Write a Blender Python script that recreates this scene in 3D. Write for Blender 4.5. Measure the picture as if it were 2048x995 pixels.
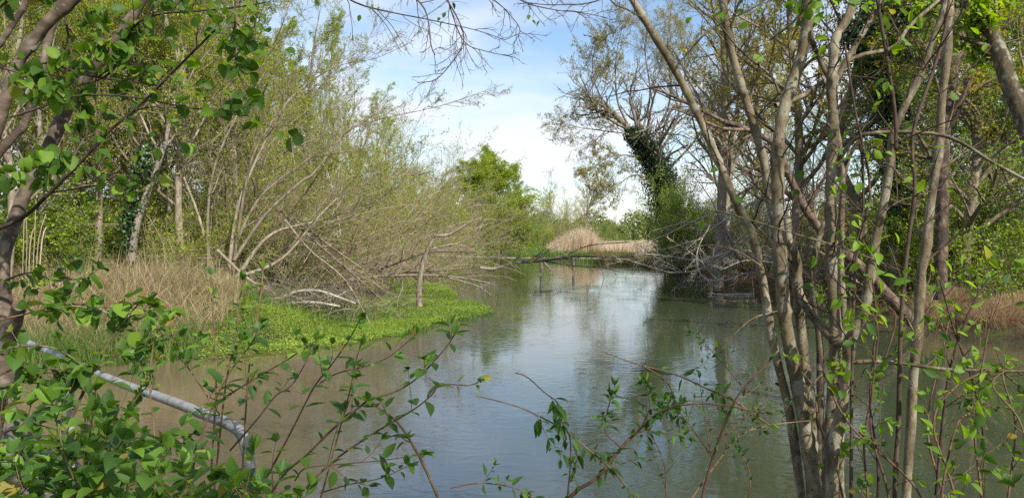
import bpy, math
import numpy as np
from math import radians, pi
S = bpy.context.scene
C = S.collection
for o in list(bpy.data.objects): bpy.data.objects.remove(o)

# ---------------------------------------------------------------- camera, world, sun, exposure
F = 1517.0; CAMZ = 2.6; PITCH = -math.atan(27.5/F)
cam = bpy.data.cameras.new('camera'); camo = bpy.data.objects.new('camera', cam); C.objects.link(camo)
cam.sensor_width = 36; cam.lens = 36*F/2048; cam.clip_start = .05; cam.clip_end = 6000
camo.location = (0, 0, CAMZ); camo.rotation_euler = (pi/2+PITCH, 0, 0); S.camera = camo

SUN = np.array([.50, -.72, .74]); SUN /= np.linalg.norm(SUN)
elev = math.asin(SUN[2]); az = math.atan2(SUN[0], SUN[1])
w = bpy.data.worlds.new('World'); S.world = w; w.use_nodes = True
nt = w.node_tree; nt.nodes.clear(); N = nt.nodes.new; Lk = nt.links.new
def mathn(nt, op, a, b=None, clamp=False):
    n = nt.nodes.new('ShaderNodeMath'); n.operation = op; n.use_clamp = clamp
    for i, v in enumerate((a, b)):
        if v is None: continue
        if isinstance(v, (int, float)): n.inputs[i].default_value = v
        else: nt.links.new(v, n.inputs[i])
    return n.outputs[0]
out = N('ShaderNodeOutputWorld'); bg = N('ShaderNodeBackground'); sky = N('ShaderNodeTexSky')
sky.sky_type = 'NISHITA'; sky.sun_disc = False; sky.sun_elevation = elev; sky.sun_rotation = az
sky.air_density = 1.1; sky.dust_density = .6; sky.ozone_density = 3.0
tc = N('ShaderNodeTexCoord'); mp = N('ShaderNodeMapping'); mp.inputs['Scale'].default_value = (1.6, 1.6, 5.5)
mp.inputs['Rotation'].default_value = (0.0, radians(-24), 0); mp.inputs['Location'].default_value = (.35, 0, .2)
Lk(tc.outputs['Generated'], mp.inputs['Vector'])
n1 = N('ShaderNodeTexNoise'); n1.inputs['Scale'].default_value = 1.7; n1.inputs['Detail'].default_value = 9; n1.inputs['Roughness'].default_value = .52
n1.inputs['Distortion'].default_value = .35; Lk(mp.outputs[0], n1.inputs['Vector'])
r1 = N('ShaderNodeValToRGB'); r1.color_ramp.elements[0].position = .40; r1.color_ramp.elements[1].position = .60
Lk(n1.outputs['Fac'], r1.inputs[0])
sx = N('ShaderNodeSeparateXYZ'); Lk(tc.outputs['Generated'], sx.inputs[0])
low = N('ShaderNodeMapRange'); low.inputs['From Min'].default_value = .0; low.inputs['From Max'].default_value = .26
low.inputs['To Min'].default_value = .32; low.inputs['To Max'].default_value = .0; Lk(sx.outputs['Z'], low.inputs['Value'])
cl = mathn(nt, 'ADD', r1.outputs[0], low.outputs[0], True)
hi = N('ShaderNodeMapRange'); hi.inputs['From Min'].default_value = .12; hi.inputs['From Max'].default_value = .40
hi.inputs['To Min'].default_value = .9; hi.inputs['To Max'].default_value = .45; Lk(sx.outputs['Z'], hi.inputs['Value'])
cl = mathn(nt, 'MULTIPLY', cl, hi.outputs[0])
mx = N('ShaderNodeMix'); mx.data_type = 'RGBA'; Lk(cl, mx.inputs['Factor']); Lk(sky.outputs[0], mx.inputs['A'])
mx.inputs['B'].default_value = (5.6, 5.75, 6.1, 1)
Lk(mx.outputs['Result'], bg.inputs['Color']); bg.inputs['Strength'].default_value = .125
Lk(bg.outputs[0], out.inputs[0])
sl = bpy.data.lights.new('sun', 'SUN'); sl.energy = 4.6; sl.angle = radians(.53); sl.color = (1, .95, .86)
so = bpy.data.objects.new('sun', sl); C.objects.link(so)
from mathutils import Vector
so.rotation_euler = Vector(SUN).to_track_quat('Z', 'Y').to_euler(); so.location = tuple(SUN*50)
S.view_settings.view_transform = 'Standard'; S.view_settings.look = 'None'; S.view_settings.exposure = 0.55; S.view_settings.gamma = 1
S.render.engine = 'CYCLES'
S.cycles.max_bounces = 6; S.cycles.diffuse_bounces = 3; S.cycles.glossy_bounces = 3; S.cycles.transmission_bounces = 4
S.cycles.transparent_max_bounces = 4; S.cycles.caustics_reflective = False; S.cycles.caustics_refractive = False
S.cycles.use_denoising = False

# ---------------------------------------------------------------- helpers
rng = np.random.default_rng(7)
cp, sp = math.cos(PITCH), math.sin(PITCH)
def P(px, py, d):
    """point seen at photo pixel (px, py), standing d metres ahead"""
    x = (px-1024)/F; v = -(py-497.5)/F
    y = cp - v*sp; z = sp + v*cp
    return np.array([x/y*d, d, CAMZ+z/y*d])
def norm(v): return v/np.maximum(np.linalg.norm(v, axis=-1, keepdims=True), 1e-9)

class MB:
    def __init__(s): s.v = []; s.q = []; s.a = []; s.uv = []; s.n = 0
    def add(s, v, q, rnd, uv=None):
        s.v.append(v.reshape(-1, 3)); s.q.append(q.reshape(-1, 4)+s.n); s.n += len(s.v[-1])
        s.a.append(np.broadcast_to(rnd, (len(s.v[-1]),)) if np.ndim(rnd) < 2 else rnd.reshape(-1))
        s.uv.append(np.zeros((len(s.v[-1]), 2)) if uv is None else uv.reshape(-1, 2))
    def mesh(s, name, mat, smooth=True, off=(0, 0, 0)):
        v = np.concatenate(s.v)-np.array(off); q = np.concatenate(s.q); a = np.concatenate(s.a); uv = np.concatenate(s.uv)
        m = bpy.data.meshes.new(name)
        m.vertices.add(len(v)); m.vertices.foreach_set('co', v.astype(np.float32).ravel())
        m.loops.add(q.size); m.loops.foreach_set('vertex_index', q.astype(np.int32).ravel())
        m.polygons.add(len(q)); m.polygons.foreach_set('loop_start', np.arange(0, q.size, 4, dtype=np.int32))
        try: m.polygons.foreach_set('loop_total', np.full(len(q), 4, dtype=np.int32))
        except Exception: pass
        m.polygons.foreach_set('use_smooth', np.full(len(q), smooth, dtype=bool))
        at = m.attributes.new('rnd', 'FLOAT', 'POINT'); at.data.foreach_set('value', a.astype(np.float32))
        au = m.attributes.new('luv', 'FLOAT_VECTOR', 'POINT')
        au.data.foreach_set('vector', np.c_[uv, np.zeros(len(uv))].astype(np.float32).ravel())
        m.materials.append(mat); m.update(calc_edges=True)
        return m

def tag(o, label=None, cat=None, group=None, kind=None):
    if label: o['label'] = label
    if cat: o['category'] = cat
    if group: o['group'] = group
    if kind: o['kind'] = kind
    return o
def link(name, mesh, parent=None, loc=None):
    o = bpy.data.objects.new(name, mesh); C.objects.link(o)
    if parent is not None: o.parent = parent
    if loc is not None: o.location = tuple(loc)
    return o
def empty(name, loc, rz=0):
    o = bpy.data.objects.new(name, None); C.objects.link(o); o.location = tuple(loc); o.rotation_euler = (0, 0, rz)
    o.empty_display_size = .2
    return o
def copy_tree(root, loc, rz, sc=(1, 1, 1)):
    r = root.copy(); C.objects.link(r); r.location = tuple(loc); r.rotation_euler = (0, 0, rz); r.scale = sc
    for ch in root.children:
        c = ch.copy(); C.objects.link(c); c.parent = r
    return r

def spline(pts, n):
    pts = np.asarray(pts, float); m = len(pts)
    if m == 2: t = np.linspace(0, 1, n)[:, None]; return pts[0]*(1-t)+pts[1]*t
    seg = np.linalg.norm(np.diff(pts, axis=0), axis=1)**.5+1e-6; u = np.r_[0, np.cumsum(seg)]; u /= u[-1]
    e = np.vstack([2*pts[0]-pts[1], pts, 2*pts[-1]-pts[-2]])
    t = np.linspace(0, 1, n); k = np.clip(np.searchsorted(u, t, side='right')-1, 0, m-2)
    f = ((t-u[k])/(u[k+1]-u[k]))[:, None]
    a, b, c, d = e[k], e[k+1], e[k+2], e[k+3]
    return .5*(2*b+(c-a)*f+(2*a-5*b+4*c-d)*f*f+(3*b-a-3*c+d)*f**3)

def tubes(mb, Pn, R, sides=5, rnd=None, cap=False):
    Pn = np.asarray(Pn); R = np.asarray(R)
    if Pn.ndim == 2: Pn = Pn[None]; R = R[None]
    n, K, _ = Pn.shape
    T = norm(np.gradient(Pn, axis=1)); mt = np.abs(T.mean(1)); ax = mt.argmin(1)
    ref = np.eye(3)[ax][:, None, :]
    U = norm(np.cross(T, ref)); V = np.cross(T, U)
    a = np.linspace(0, 2*pi, sides, endpoint=False)
    v = Pn[:, :, None]+R[:, :, None, None]*(np.cos(a)[:, None]*U[:, :, None]+np.sin(a)[:, None]*V[:, :, None])
    i = np.arange(n)[:, None, None]*K*sides; k = np.arange(K-1)[None, :, None]*sides; s = np.arange(sides)[None, None]
    s2 = (s+1) % sides
    q = np.stack([i+k+s, i+k+s2, i+k+sides+s2, i+k+sides+s], -1)
    r = rng.random(n) if rnd is None else np.broadcast_to(rnd, (n,))
    L = np.r_[0, np.cumsum(np.linalg.norm(np.diff(Pn.mean(0), axis=0), axis=1))]
    uv = np.stack(np.broadcast_arrays((a/(2*pi))[None, None, :], L[None, :, None]*np.ones((n, 1, 1))), -1)
    mb.add(v, q, np.repeat(r, K*sides), uv)
    if cap:
        for e in (0, K-1):
            c = v[:, e]
            idx = np.arange(sides); 
            qq = [[0, j, min(j+1, sides-1), min(j+1, sides-1)] if False else [0, j, j+1, min(j+2, sides-1)] for j in range(1, sides-2, 2)]
            mb.add(c[0], np.array(qq), r[0])

def grow(par, n, lr, ang, K=5, wob=.25, up=.1, tmin=.15, tmax=.98, rr=.55, taper=.15, lvar=.35, prof=.6, rmin=.004, rng=rng, rmax=9):
    """children of the parent polylines; par = (points (N,K,3), radii (N,K), length (N))"""
    PP, RR, LL = par; Np, Kp, _ = PP.shape
    n = np.broadcast_to(n, (Np,)); idx = np.repeat(np.arange(Np), n); M = len(idx)
    j = np.concatenate([np.arange(k) for k in n]) if M else np.zeros(0)
    t = tmin+(tmax-tmin)*(j+rng.random(M))/n[idx]
    f = t*(Kp-1); k = np.minimum(f.astype(int), Kp-2); f = (f-k)[:, None]
    p = PP[idx, k]*(1-f)+PP[idx, k+1]*f; r0 = RR[idx, k]*(1-f[:, 0])+RR[idx, k+1]*f[:, 0]
    T = norm(PP[idx, k+1]-PP[idx, k]); rv = norm(rng.normal(size=(M, 3))); pr = norm(np.cross(T, rv))
    A = radians(1)*(ang[0]+(ang[1]-ang[0])*rng.random(M))[:, None]
    d = norm(np.cos(A)*T+np.sin(A)*pr+np.array([0, 0, up*.5]))
    L = LL[idx]*lr*(1-prof*t)*(1-lvar+2*lvar*rng.random(M))
    r = np.clip(r0*rr, rmin, rmax); 
    pts = [p]
    for s in range(K-1):
        d = norm(d+rng.normal(size=(M, 3))*wob/ (K**.5)+np.array([0, 0, up/K])); p = p+d*(L/(K-1))[:, None]; pts.append(p)
    pts = np.stack(pts, 1); tt = np.linspace(0, 1, K)
    rad = np.maximum(r[:, None]*(1-(1-taper)*tt), rmin*.6)
    return pts, rad, L
def single(pts, rad, n=16):
    p = spline(pts, n); r = np.interp(np.linspace(0, 1, n), np.linspace(0, 1, len(rad)), rad)
    return p[None], r[None], np.array([np.linalg.norm(np.diff(p, axis=0), axis=1).sum()])
def join(a, b): return tuple(np.concatenate([x, y]) for x, y in zip(a, b))

SH = {'oval': ([0, .12, .35, .62, .85, 1], [.06, .6, 1, .88, .42, .03]),
      'round': ([0, .1, .3, .6, .85, 1], [.15, .75, 1, 1, .6, .05]),
      'lance': ([0, .15, .4, .7, 1], [.05, .7, 1, .6, .03]),
      'quad': ([0, .5, 1], [.1, 1, .1])}
def leaves(mb, pos, axis, nrm, ln, width=.5, shape='quad', fold=.25, curl=.25, rnd=None):
    n = len(pos); a = norm(axis); b = norm(np.cross(nrm, a)); c = np.cross(a, b)
    ts, ws = SH[shape]; K = len(ts); ln = np.broadcast_to(ln, (n,))[:, None]
    r = rng.random(n) if rnd is None else np.broadcast_to(rnd, (n,))
    cols = (-1, 0, 1) if shape != 'quad' else (-1, 1)
    V = []; UV = []
    cu = curl*(rng.random((n, 1))*1.6-.3) if shape != 'quad' else curl*np.ones((n, 1))
    for t, w_ in zip(ts, ws):
        for s in cols:
            wid = s*w_*width*.5
            V.append(pos+a*ln*t+b*ln*wid+c*ln*(abs(wid)*fold*2-cu*t*t)); UV.append((s*w_, t))
    V = np.stack(V, 1); nc = len(cols)
    q = np.array([[k*nc+s, k*nc+s+1, (k+1)*nc+s+1, (k+1)*nc+s] for k in range(K-1) for s in range(nc-1)])
    Q = q[None]+(np.arange(n)*K*nc)[:, None, None]
    uv = np.broadcast_to(np.array(UV)[None], (n, K*nc, 2))
    mb.add(V, Q, np.repeat(r, K*nc), uv)
def scatter_leaves(mb, tw, per, size, width=.6, shape='quad', tmin=.2, jit=.03, hang=.0, rnd=None, flat=.7, **kw):
    PP, RR, LL = tw; Np, K, _ = PP.shape
    idx = np.repeat(np.arange(Np), per); M = len(idx); t = tmin+(1-tmin)*rng.random(M)
    f = t*(K-1); k = np.minimum(f.astype(int), K-2); f = (f-k)[:, None]
    p = PP[idx, k]*(1-f)+PP[idx, k+1]*f+rng.normal(size=(M, 3))*jit
    T = norm(PP[idx, k+1]-PP[idx, k])
    ax = norm(T*.5+rng.normal(size=(M, 3))*.8+np.array([0, 0, -hang]))
    nr = norm(np.array([0, 0, 1])*flat+rng.normal(size=(M, 3))*.6)
    leaves(mb, p, ax, nr, size*(.6+.8*rng.random(M)), width, shape, rnd=rnd, **kw)

def blades(mb, base, lean, h, wd, bend=.5, K=4, rnd=None):
    """grass blades: base (N,3), lean (N,2) sideways throw"""
    n = len(base); h = np.broadcast_to(h, (n,)); t = np.linspace(0, 1, K)
    ln = np.c_[lean, np.zeros(n)]; side = norm(np.cross(norm(rng.normal(size=(n, 3))*np.array([1, 1, 0])+1e-3), [0, 0, 1]))
    zz = t[None]*(1-bend*np.linalg.norm(lean, axis=1)[:, None]*t[None]**1.5)
    p = base[:, None]+ln[:, None]*(h[:, None, None]*(t**1.7)[None, :, None])+np.stack([0*zz, 0*zz, zz*h[:, None]], -1)
    wv = wd*(1-.9*t**1.5)
    v = np.stack([p-side[:, None]*wv[None, :, None]/2, p+side[:, None]*wv[None, :, None]/2], 2)
    k = np.arange(K-1)[None]*2; i = np.arange(n)[:, None]*K*2
    q = np.stack([i+k, i+k+1, i+k+3, i+k+2], -1)
    r = rng.random(n) if rnd is None else rnd
    mb.add(v, q, np.repeat(r, K*2))

# ---------------------------------------------------------------- materials
def newmat(name):
    m = bpy.data.materials.new(name); m.use_nodes = True; t = m.node_tree; t.nodes.clear()
    return m, t, t.nodes.new, t.links.new
def ramp(t, fac, stops):
    r = t.nodes.new('ShaderNodeValToRGB'); e = r.color_ramp.elements
    while len(e) < len(stops): e.new(.5)
    for x, (p, c) in zip(e, stops): x.position = p; x.color = (*c, 1)
    t.links.new(fac, r.inputs[0]); return r.outputs[0]
def leafmat(name, stops, trans=.4, tcol=None, veins=False, rough=.5, spec=.35):
    m, t, n, l = newmat(name)
    o = n('ShaderNodeOutputMaterial'); a = n('ShaderNodeAttribute'); a.attribute_name = 'rnd'
    col = ramp(t, a.outputs['Fac'], stops)
    if veins:
        u = n('ShaderNodeAttribute'); u.attribute_name = 'luv'; s = n('ShaderNodeSeparateXYZ'); l(u.outputs['Vector'], s.inputs[0])
        ab = mathn(t, 'ABSOLUTE', s.outputs[0])
        ph = mathn(t, 'SUBTRACT', mathn(t, 'MULTIPLY', s.outputs[1], 46.), mathn(t, 'MULTIPLY', ab, 13.))
        vv = mathn(t, 'POWER', mathn(t, 'MULTIPLY', mathn(t, 'ADD', mathn(t, 'SINE', ph), 1.), .5), 5.)
        mid = mathn(t, 'LESS_THAN', ab, .05); vv = mathn(t, 'MAXIMUM', vv, mid)
        mxx = n('ShaderNodeMix'); mxx.data_type = 'RGBA'; mxx.blend_type = 'MIX'; l(mathn(t, 'MULTIPLY', vv, .2), mxx.inputs['Factor']); l(col, mxx.inputs['A'])
        mxx.inputs['B'].default_value = (.20, .30, .08, 1); col = mxx.outputs['Result']
        bp = n('ShaderNodeBump'); bp.inputs['Strength'].default_value = .35; bp.inputs['Distance'].default_value = .001; bp.invert = True
        l(vv, bp.inputs['Height'])
    p = n('ShaderNodeBsdfPrincipled'); p.inputs['Roughness'].default_value = rough; p.inputs['Specular IOR Level'].default_value = spec
    l(col, p.inputs['Base Color'])
    if veins: l(bp.outputs[0], p.inputs['Normal'])
    tr = n('ShaderNodeBsdfTranslucent'); hs = n('ShaderNodeHueSaturation'); hs.inputs['Hue'].default_value = .485
    hs.inputs['Value'].default_value = 2.0; hs.inputs['Saturation'].default_value = 1.1
    l(col, hs.inputs['Color']); l(hs.outputs[0], tr.inputs['Color'])
    mi = n('ShaderNodeMixShader'); mi.inputs[0].default_value = trans; l(p.outputs[0], mi.inputs[1]); l(tr.outputs[0], mi.inputs[2])
    l(mi.outputs[0], o.inputs[0]); return m
def barkmat(name, stops, scale=(14, 14, 5), bump=.4, fine=60, lent=None, dist=.01, blotch=None):
    m, t, n, l = newmat(name)
    o = n('ShaderNodeOutputMaterial'); p = n('ShaderNodeBsdfPrincipled'); p.inputs['Roughness'].default_value = .8
    p.inputs['Specular IOR Level'].default_value = .25
    tc = n('ShaderNodeTexCoord'); mp = n('ShaderNodeMapping'); mp.inputs['Scale'].default_value = scale; l(tc.outputs['Object'], mp.inputs[0])
    a = n('ShaderNodeTexNoise'); a.inputs['Scale'].default_value = 1; a.inputs['Detail'].default_value = 6; a.inputs['Roughness'].default_value = .65; l(mp.outputs[0], a.inputs[0])
    rn = n('ShaderNodeAttribute'); rn.attribute_name = 'rnd'
    fac = mathn(t, 'ADD', a.outputs['Fac'], mathn(t, 'MULTIPLY', mathn(t, 'SUBTRACT', rn.outputs['Fac'], .5), .22))
    col = ramp(t, fac, stops); h = a.outputs['Fac']
    if blotch:
        b2 = n('ShaderNodeTexNoise'); b2.inputs['Scale'].default_value = blotch[0]; b2.inputs['Detail'].default_value = 4; l(tc.outputs['Object'], b2.inputs[0])
        rr = ramp(t, b2.outputs['Fac'], [(blotch[1], (0, 0, 0)), (blotch[1]+.08, (1, 1, 1))])
        q = n('ShaderNodeMix'); q.data_type = 'RGBA'; l(mathn(t, 'MULTIPLY', rr, blotch[3]), q.inputs['Factor']); l(col, q.inputs['A']); q.inputs['B'].default_value = (*blotch[2], 1); col = q.outputs['Result']
    if lent:
        u = n('ShaderNodeAttribute'); u.attribute_name = 'luv'; mm = n('ShaderNodeMapping'); mm.inputs['Scale'].default_value = (7, lent[0], 1); l(u.outputs['Vector'], mm.inputs[0])
        vo = n('ShaderNodeTexVoronoi'); vo.inputs['Scale'].default_value = 1; l(mm.outputs[0], vo.inputs['Vector'])
        dd = ramp(t, vo.outputs['Distance'], [(.10, (1, 1, 1)), (.2, (0, 0, 0))])
        q = n('ShaderNodeMix'); q.data_type = 'RGBA'; l(mathn(t, 'MULTIPLY', dd, .75), q.inputs['Factor']); l(col, q.inputs['A']); q.inputs['B'].default_value = (*lent[1], 1); col = q.outputs['Result']
    f2 = n('ShaderNodeTexNoise'); f2.inputs['Scale'].default_value = fine; f2.inputs['Detail'].default_value = 4; l(tc.outputs['Object'], f2.inputs[0])
    bp = n('ShaderNodeBump'); bp.inputs['Strength'].default_value = bump; bp.inputs['Distance'].default_value = dist
    l(mathn(t, 'ADD', h, mathn(t, 'MULTIPLY', f2.outputs['Fac'], .5)), bp.inputs['Height']); l(bp.outputs[0], p.inputs['Normal'])
    l(col, p.inputs['Base Color']); l(p.outputs[0], o.inputs[0]); return m
M = {}
M['spring'] = leafmat('spring_leaf', [(0, (.15, .20, .02)), (.5, (.25, .31, .032)), (1, (.38, .42, .06))], .48)
M['bright'] = leafmat('bright_leaf', [(0, (.11, .18, .012)), (.5, (.18, .29, .022)), (1, (.30, .40, .04))], .42)
M['bend'] = leafmat('bend_leaf', [(0, (.15, .21, .02)), (.5, (.22, .30, .03)), (1, (.34, .42, .05))], .42)
M['olive'] = leafmat('olive_leaf', [(0, (.17, .165, .03)), (.6, (.27, .25, .045)), (1, (.38, .33, .07))], .4)
M['yellow'] = leafmat('yellow_leaf', [(0, (.16, .17, .015)), (.5, (.27, .26, .02)), (1, (.40, .34, .03))], .45)
M['ivy'] = leafmat('ivy_leaf', [(0, (.014, .032, .008)), (.6, (.03, .062, .013)), (1, (.07, .13, .025))], .12, rough=.4, spec=.45)
M['shrubgreen'] = leafmat('shrub_leaf', [(0, (.09, .15, .015)), (.5, (.15, .23, .025)), (1, (.24, .32, .04))], .35)
M['hazel'] = leafmat('hazel_leaf', [(0, (.04, .095, .012)), (.6, (.072, .155, .017)), (.95, (.18, .30, .03)), (1, (.30, .24, .05))], .45, veins=True, rough=.55)
M['dogwood'] = leafmat('dogwood_leaf', [(0, (.045, .11, .018)), (.6, (.085, .18, .025)), (.95, (.19, .33, .04)), (1, (.30, .24, .05))], .4, veins=True, rough=.45, spec=.4)
M['vine'] = leafmat('vine_leaf', [(0, (.03, .08, .014)), (.7, (.055, .14, .02)), (1, (.12, .24, .03))], .35, veins=True)
M['lime'] = leafmat('lime_leaf', [(0, (.10, .22, .02)), (1, (.22, .36, .03))], .45, veins=True)
M['blossom'] = leafmat('blossom', [(0, (.6, .58, .5)), (1, (.8, .8, .72))], .3)
M['cress'] = leafmat('cress', [(0, (.09, .15, .02)), (.5, (.20, .30, .035)), (1, (.37, .45, .09))], .3)
M['grass'] = leafmat('grass_blade', [(0, (.06, .13, .02)), (.6, (.11, .20, .035)), (1, (.25, .27, .09))], .35)
M['dry'] = leafmat('dry_grass', [(0, (.20, .14, .075)), (.5, (.36, .27, .15)), (1, (.50, .40, .24))], .3)
M['reed'] = leafmat('reed', [(0, (.34, .27, .17)), (.5, (.52, .43, .29)), (1, (.68, .58, .42))], .3)
M['rust'] = leafmat('rusty_bracken', [(0, (.10, .05, .025)), (.5, (.18, .10, .05)), (1, (.30, .2, .1))], .25)
M['bark'] = barkmat('bark', [(.3, (.09, .07, .045)), (.5, (.20, .16, .11)), (.7, (.33, .28, .21))], (9, 9, 2.5), .6, 30)
M['greybark'] = barkmat('grey_bark', [(.3, (.10, .085, .065)), (.5, (.22, .19, .15)), (.7, (.36, .32, .26))], (5, 5, 2), .5, 25)
M['tanwood'] = barkmat('tan_twig', [(.3, (.17, .13, .085)), (.5, (.30, .24, .165)), (.7, (.44, .37, .27))], (3, 3, 3), .3, 25)
M['deadwood'] = barkmat('dead_wood', [(.3, (.20, .165, .13)), (.5, (.38, .33, .27)), (.7, (.55, .50, .43))], (6, 6, 6), .5, 30)
M['straw'] = leafmat('straw', [(0, (.16, .11, .055)), (.45, (.34, .26, .145)), (.8, (.54, .44, .27)), (.9, (.24, .28, .08)), (1, (.14, .22, .05))], .3)
M['redbark'] = barkmat('red_bark', [(.36, (.05, .037, .026)), (.5, (.16, .105, .072)), (.66, (.30, .21, .15))], (7, 7, 4), .9, 30, dist=.03)
M['hazelbark'] = barkmat('hazel_bark', [(.28, (.04, .031, .017)), (.45, (.10, .077, .042)), (.58, (.175, .14, .083)), (.75, (.34, .29, .20))], (16, 16, 7), .5, 110,
                         lent=(28, (.03, .022, .015)), dist=.010, blotch=(9, .54, (.32, .30, .22), .6))
M['leftbark'] = barkmat('smooth_bark', [(.28, (.035, .024, .015)), (.48, (.085, .062, .043)), (.62, (.165, .125, .09)), (.78, (.33, .28, .23))], (9, 9, 12), .4, 90,
                        lent=(45, (.27, .23, .19)), dist=.003, blotch=(7, .6, (.30, .26, .22), .5))
M['darktwig'] = barkmat('dark_twig', [(.3, (.03, .02, .015)), (.5, (.075, .05, .035)), (.75, (.14, .10, .07))], (20, 20, 20), .3, 120, dist=.002)
M['redtwig'] = barkmat('red_twig', [(.3, (.07, .035, .025)), (.5, (.14, .08, .05)), (.75, (.22, .17, .08))], (20, 20, 20), .3, 120, dist=.002)
M['soil'] = barkmat('soil', [(.3, (.03, .022, .016)), (.6, (.08, .06, .04))], (8, 8, 8), .6, 30)

# ---------------------------------------------------------------- terrain and water
shore = np.array([(-60, 9), (-30, 10), (-16, 12.5), (-10.5, 14.2), (-7.8, 15.1), (-5.9, 16.6), (-5.2, 19), (-4.6, 23), (-5.2, 27), (-5.6, 33), (-6.0, 42), (-7.4, 55),
                  (-8.6, 70), (-7.5, 84), (-5.2, 96), (-4.5, 112), (-14, 125), (-16, 131), (-2.5, 118), (-1.2, 104), (.2, 92), (1.6, 84), (6.6, 79), (8.2, 71),
                  (10.8, 66), (12.6, 60), (13.0, 52.6), (11.8, 43), (10.6, 36), (10.3, 30.3), (11.3, 25.4), (11.6, 21.3), (12.2, 19.7),
                  (12.4, 17.5), (16, 15), (24, 12.5), (60, 12), (60, 1), (12, 3.2), (6, 4.6), (2, 5.0), (-2, 5.0), (-4, 5.8), (-9, 7.0), (-20, 6), (-60, 4)], float)
def sdist(x, y):
    p = np.stack([x, y], -1).reshape(-1, 2); A = shore; B = np.roll(shore, -1, 0)
    best = np.full(len(p), 1e9); ins = np.zeros(len(p), bool)
    for a, b in zip(A, B):
        ab = b-a; t = np.clip(((p-a)@ab)/(ab@ab), 0, 1); dd = np.hypot(*(p-a-t[:, None]*ab).T); best = np.minimum(best, dd)
        c = ((a[1] > p[:, 1]) != (b[1] > p[:, 1]))
        with np.errstate(divide='ignore', invalid='ignore'):
            xi = (b[0]-a[0])*(p[:, 1]-a[1])/(b[1]-a[1])+a[0]
        ins ^= c & (p[:, 0] < xi)
    return np.where(ins, -best, best).reshape(x.shape)
def vnoise(x, y):
    return (np.sin(x*1.3+y*.7)+np.sin(x*.53-y*1.1+2)+np.sin(x*2.9+y*2.3+1)*.5+np.sin(x*.21+y*.17+4)*1.2)/3.7
def ground(x, y):
    x = np.asarray(x, float); y = np.asarray(y, float); s = sdist(x, y)
    sp_ = np.maximum(s, 0); near = np.clip((6-y)/2, 0, 1)*(np.abs(x) < 14)
    z = .32*(1-np.exp(-sp_/.7))+.5*(1-np.exp(-sp_/14))+vnoise(x, y)*.08*np.clip(sp_, 0, 1)
    z = z+near*.7*(1-np.exp(-sp_/1.0))
    z = z+.75*np.exp(-(((x+9.5)/3.2)**2+((y-19.5)/2.2)**2))*np.clip(sp_/1.5, 0, 1)
    return np.where(s < 0, np.maximum(s*.5, -1.0)-.03, z)
gx = np.r_[-3000, -1500, -800, -400, -220, -140, -100, np.linspace(-80, -22, 60), np.linspace(-21.6, 21.6, 150), np.linspace(22, 80, 60), 100, 140, 220, 400, 800, 1500, 3000]
gy = np.r_[-600, -200, -80, -30, np.linspace(-12, 0, 14), np.linspace(.3, 46, 150), np.linspace(47, 140, 100), 160, 190, 230, 300, 400, 600, 1000, 2000, 4000]
X, Y = np.meshgrid(gx, gy, indexing='ij'); Z = ground(X, Y)
mb = MB(); ni, nj = X.shape; I = np.arange(ni-1)[:, None]*nj+np.arange(nj-1)[None]
mb.add(np.stack([X, Y, Z], -1), np.stack([I, I+nj, I+nj+1, I+1], -1), 0.)
m, t, n, l = newmat('ground')
o_ = n('ShaderNodeOutputMaterial'); p = n('ShaderNodeBsdfPrincipled'); p.inputs['Roughness'].default_value = .95; p.inputs['Specular IOR Level'].default_value = .1
g = n('ShaderNodeNewGeometry'); a = n('ShaderNodeTexNoise'); a.inputs['Scale'].default_value = .9; a.inputs['Detail'].default_value = 8; a.inputs['Roughness'].default_value = .7; l(g.outputs['Position'], a.inputs[0])
c1 = ramp(t, a.outputs['Fac'], [(.3, (.035, .026, .018)), (.48, (.085, .062, .04)), (.56, (.07, .085, .025)), (.7, (.17, .14, .08))])
c2 = ramp(t, a.outputs['Fac'], [(.3, (.10, .16, .035)), (.6, (.15, .22, .05)), (.8, (.24, .26, .09))])
ss = n('ShaderNodeSeparateXYZ'); l(g.outputs['Position'], ss.inputs[0])
mr = n('ShaderNodeMapRange'); mr.inputs['From Min'].default_value = 95; mr.inputs['From Max'].default_value = 120; l(ss.outputs['Y'], mr.inputs['Value'])
q = n('ShaderNodeMix'); q.data_type = 'RGBA'; l(mr.outputs[0], q.inputs['Factor']); l(c1, q.inputs['A']); l(c2, q.inputs['B']); l(q.outputs['Result'], p.inputs['Base Color'])
bp = n('ShaderNodeBump'); bp.inputs['Strength'].default_value = .8; bp.inputs['Distance'].default_value = .1; l(a.outputs['Fac'], bp.inputs['Height']); l(bp.outputs[0], p.inputs['Normal'])
l(p.outputs[0], o_.inputs[0]); M['ground'] = m
tag(link('ground', mb.mesh('ground', m)), kind='structure')

m, t, n, l = newmat('water')
o_ = n('ShaderNodeOutputMaterial'); p = n('ShaderNodeBsdfPrincipled'); p.inputs['Roughness'].default_value = .03; p.inputs['IOR'].default_value = 1.62
p.inputs['Specular IOR Level'].default_value = .5
g = n('ShaderNodeNewGeometry'); ss = n('ShaderNodeSeparateXYZ'); l(g.outputs['Position'], ss.inputs[0])
a = n('ShaderNodeTexNoise'); a.inputs['Scale'].default_value = .25; a.inputs['Detail'].default_value = 5; l(g.outputs['Position'], a.inputs[0])
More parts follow.
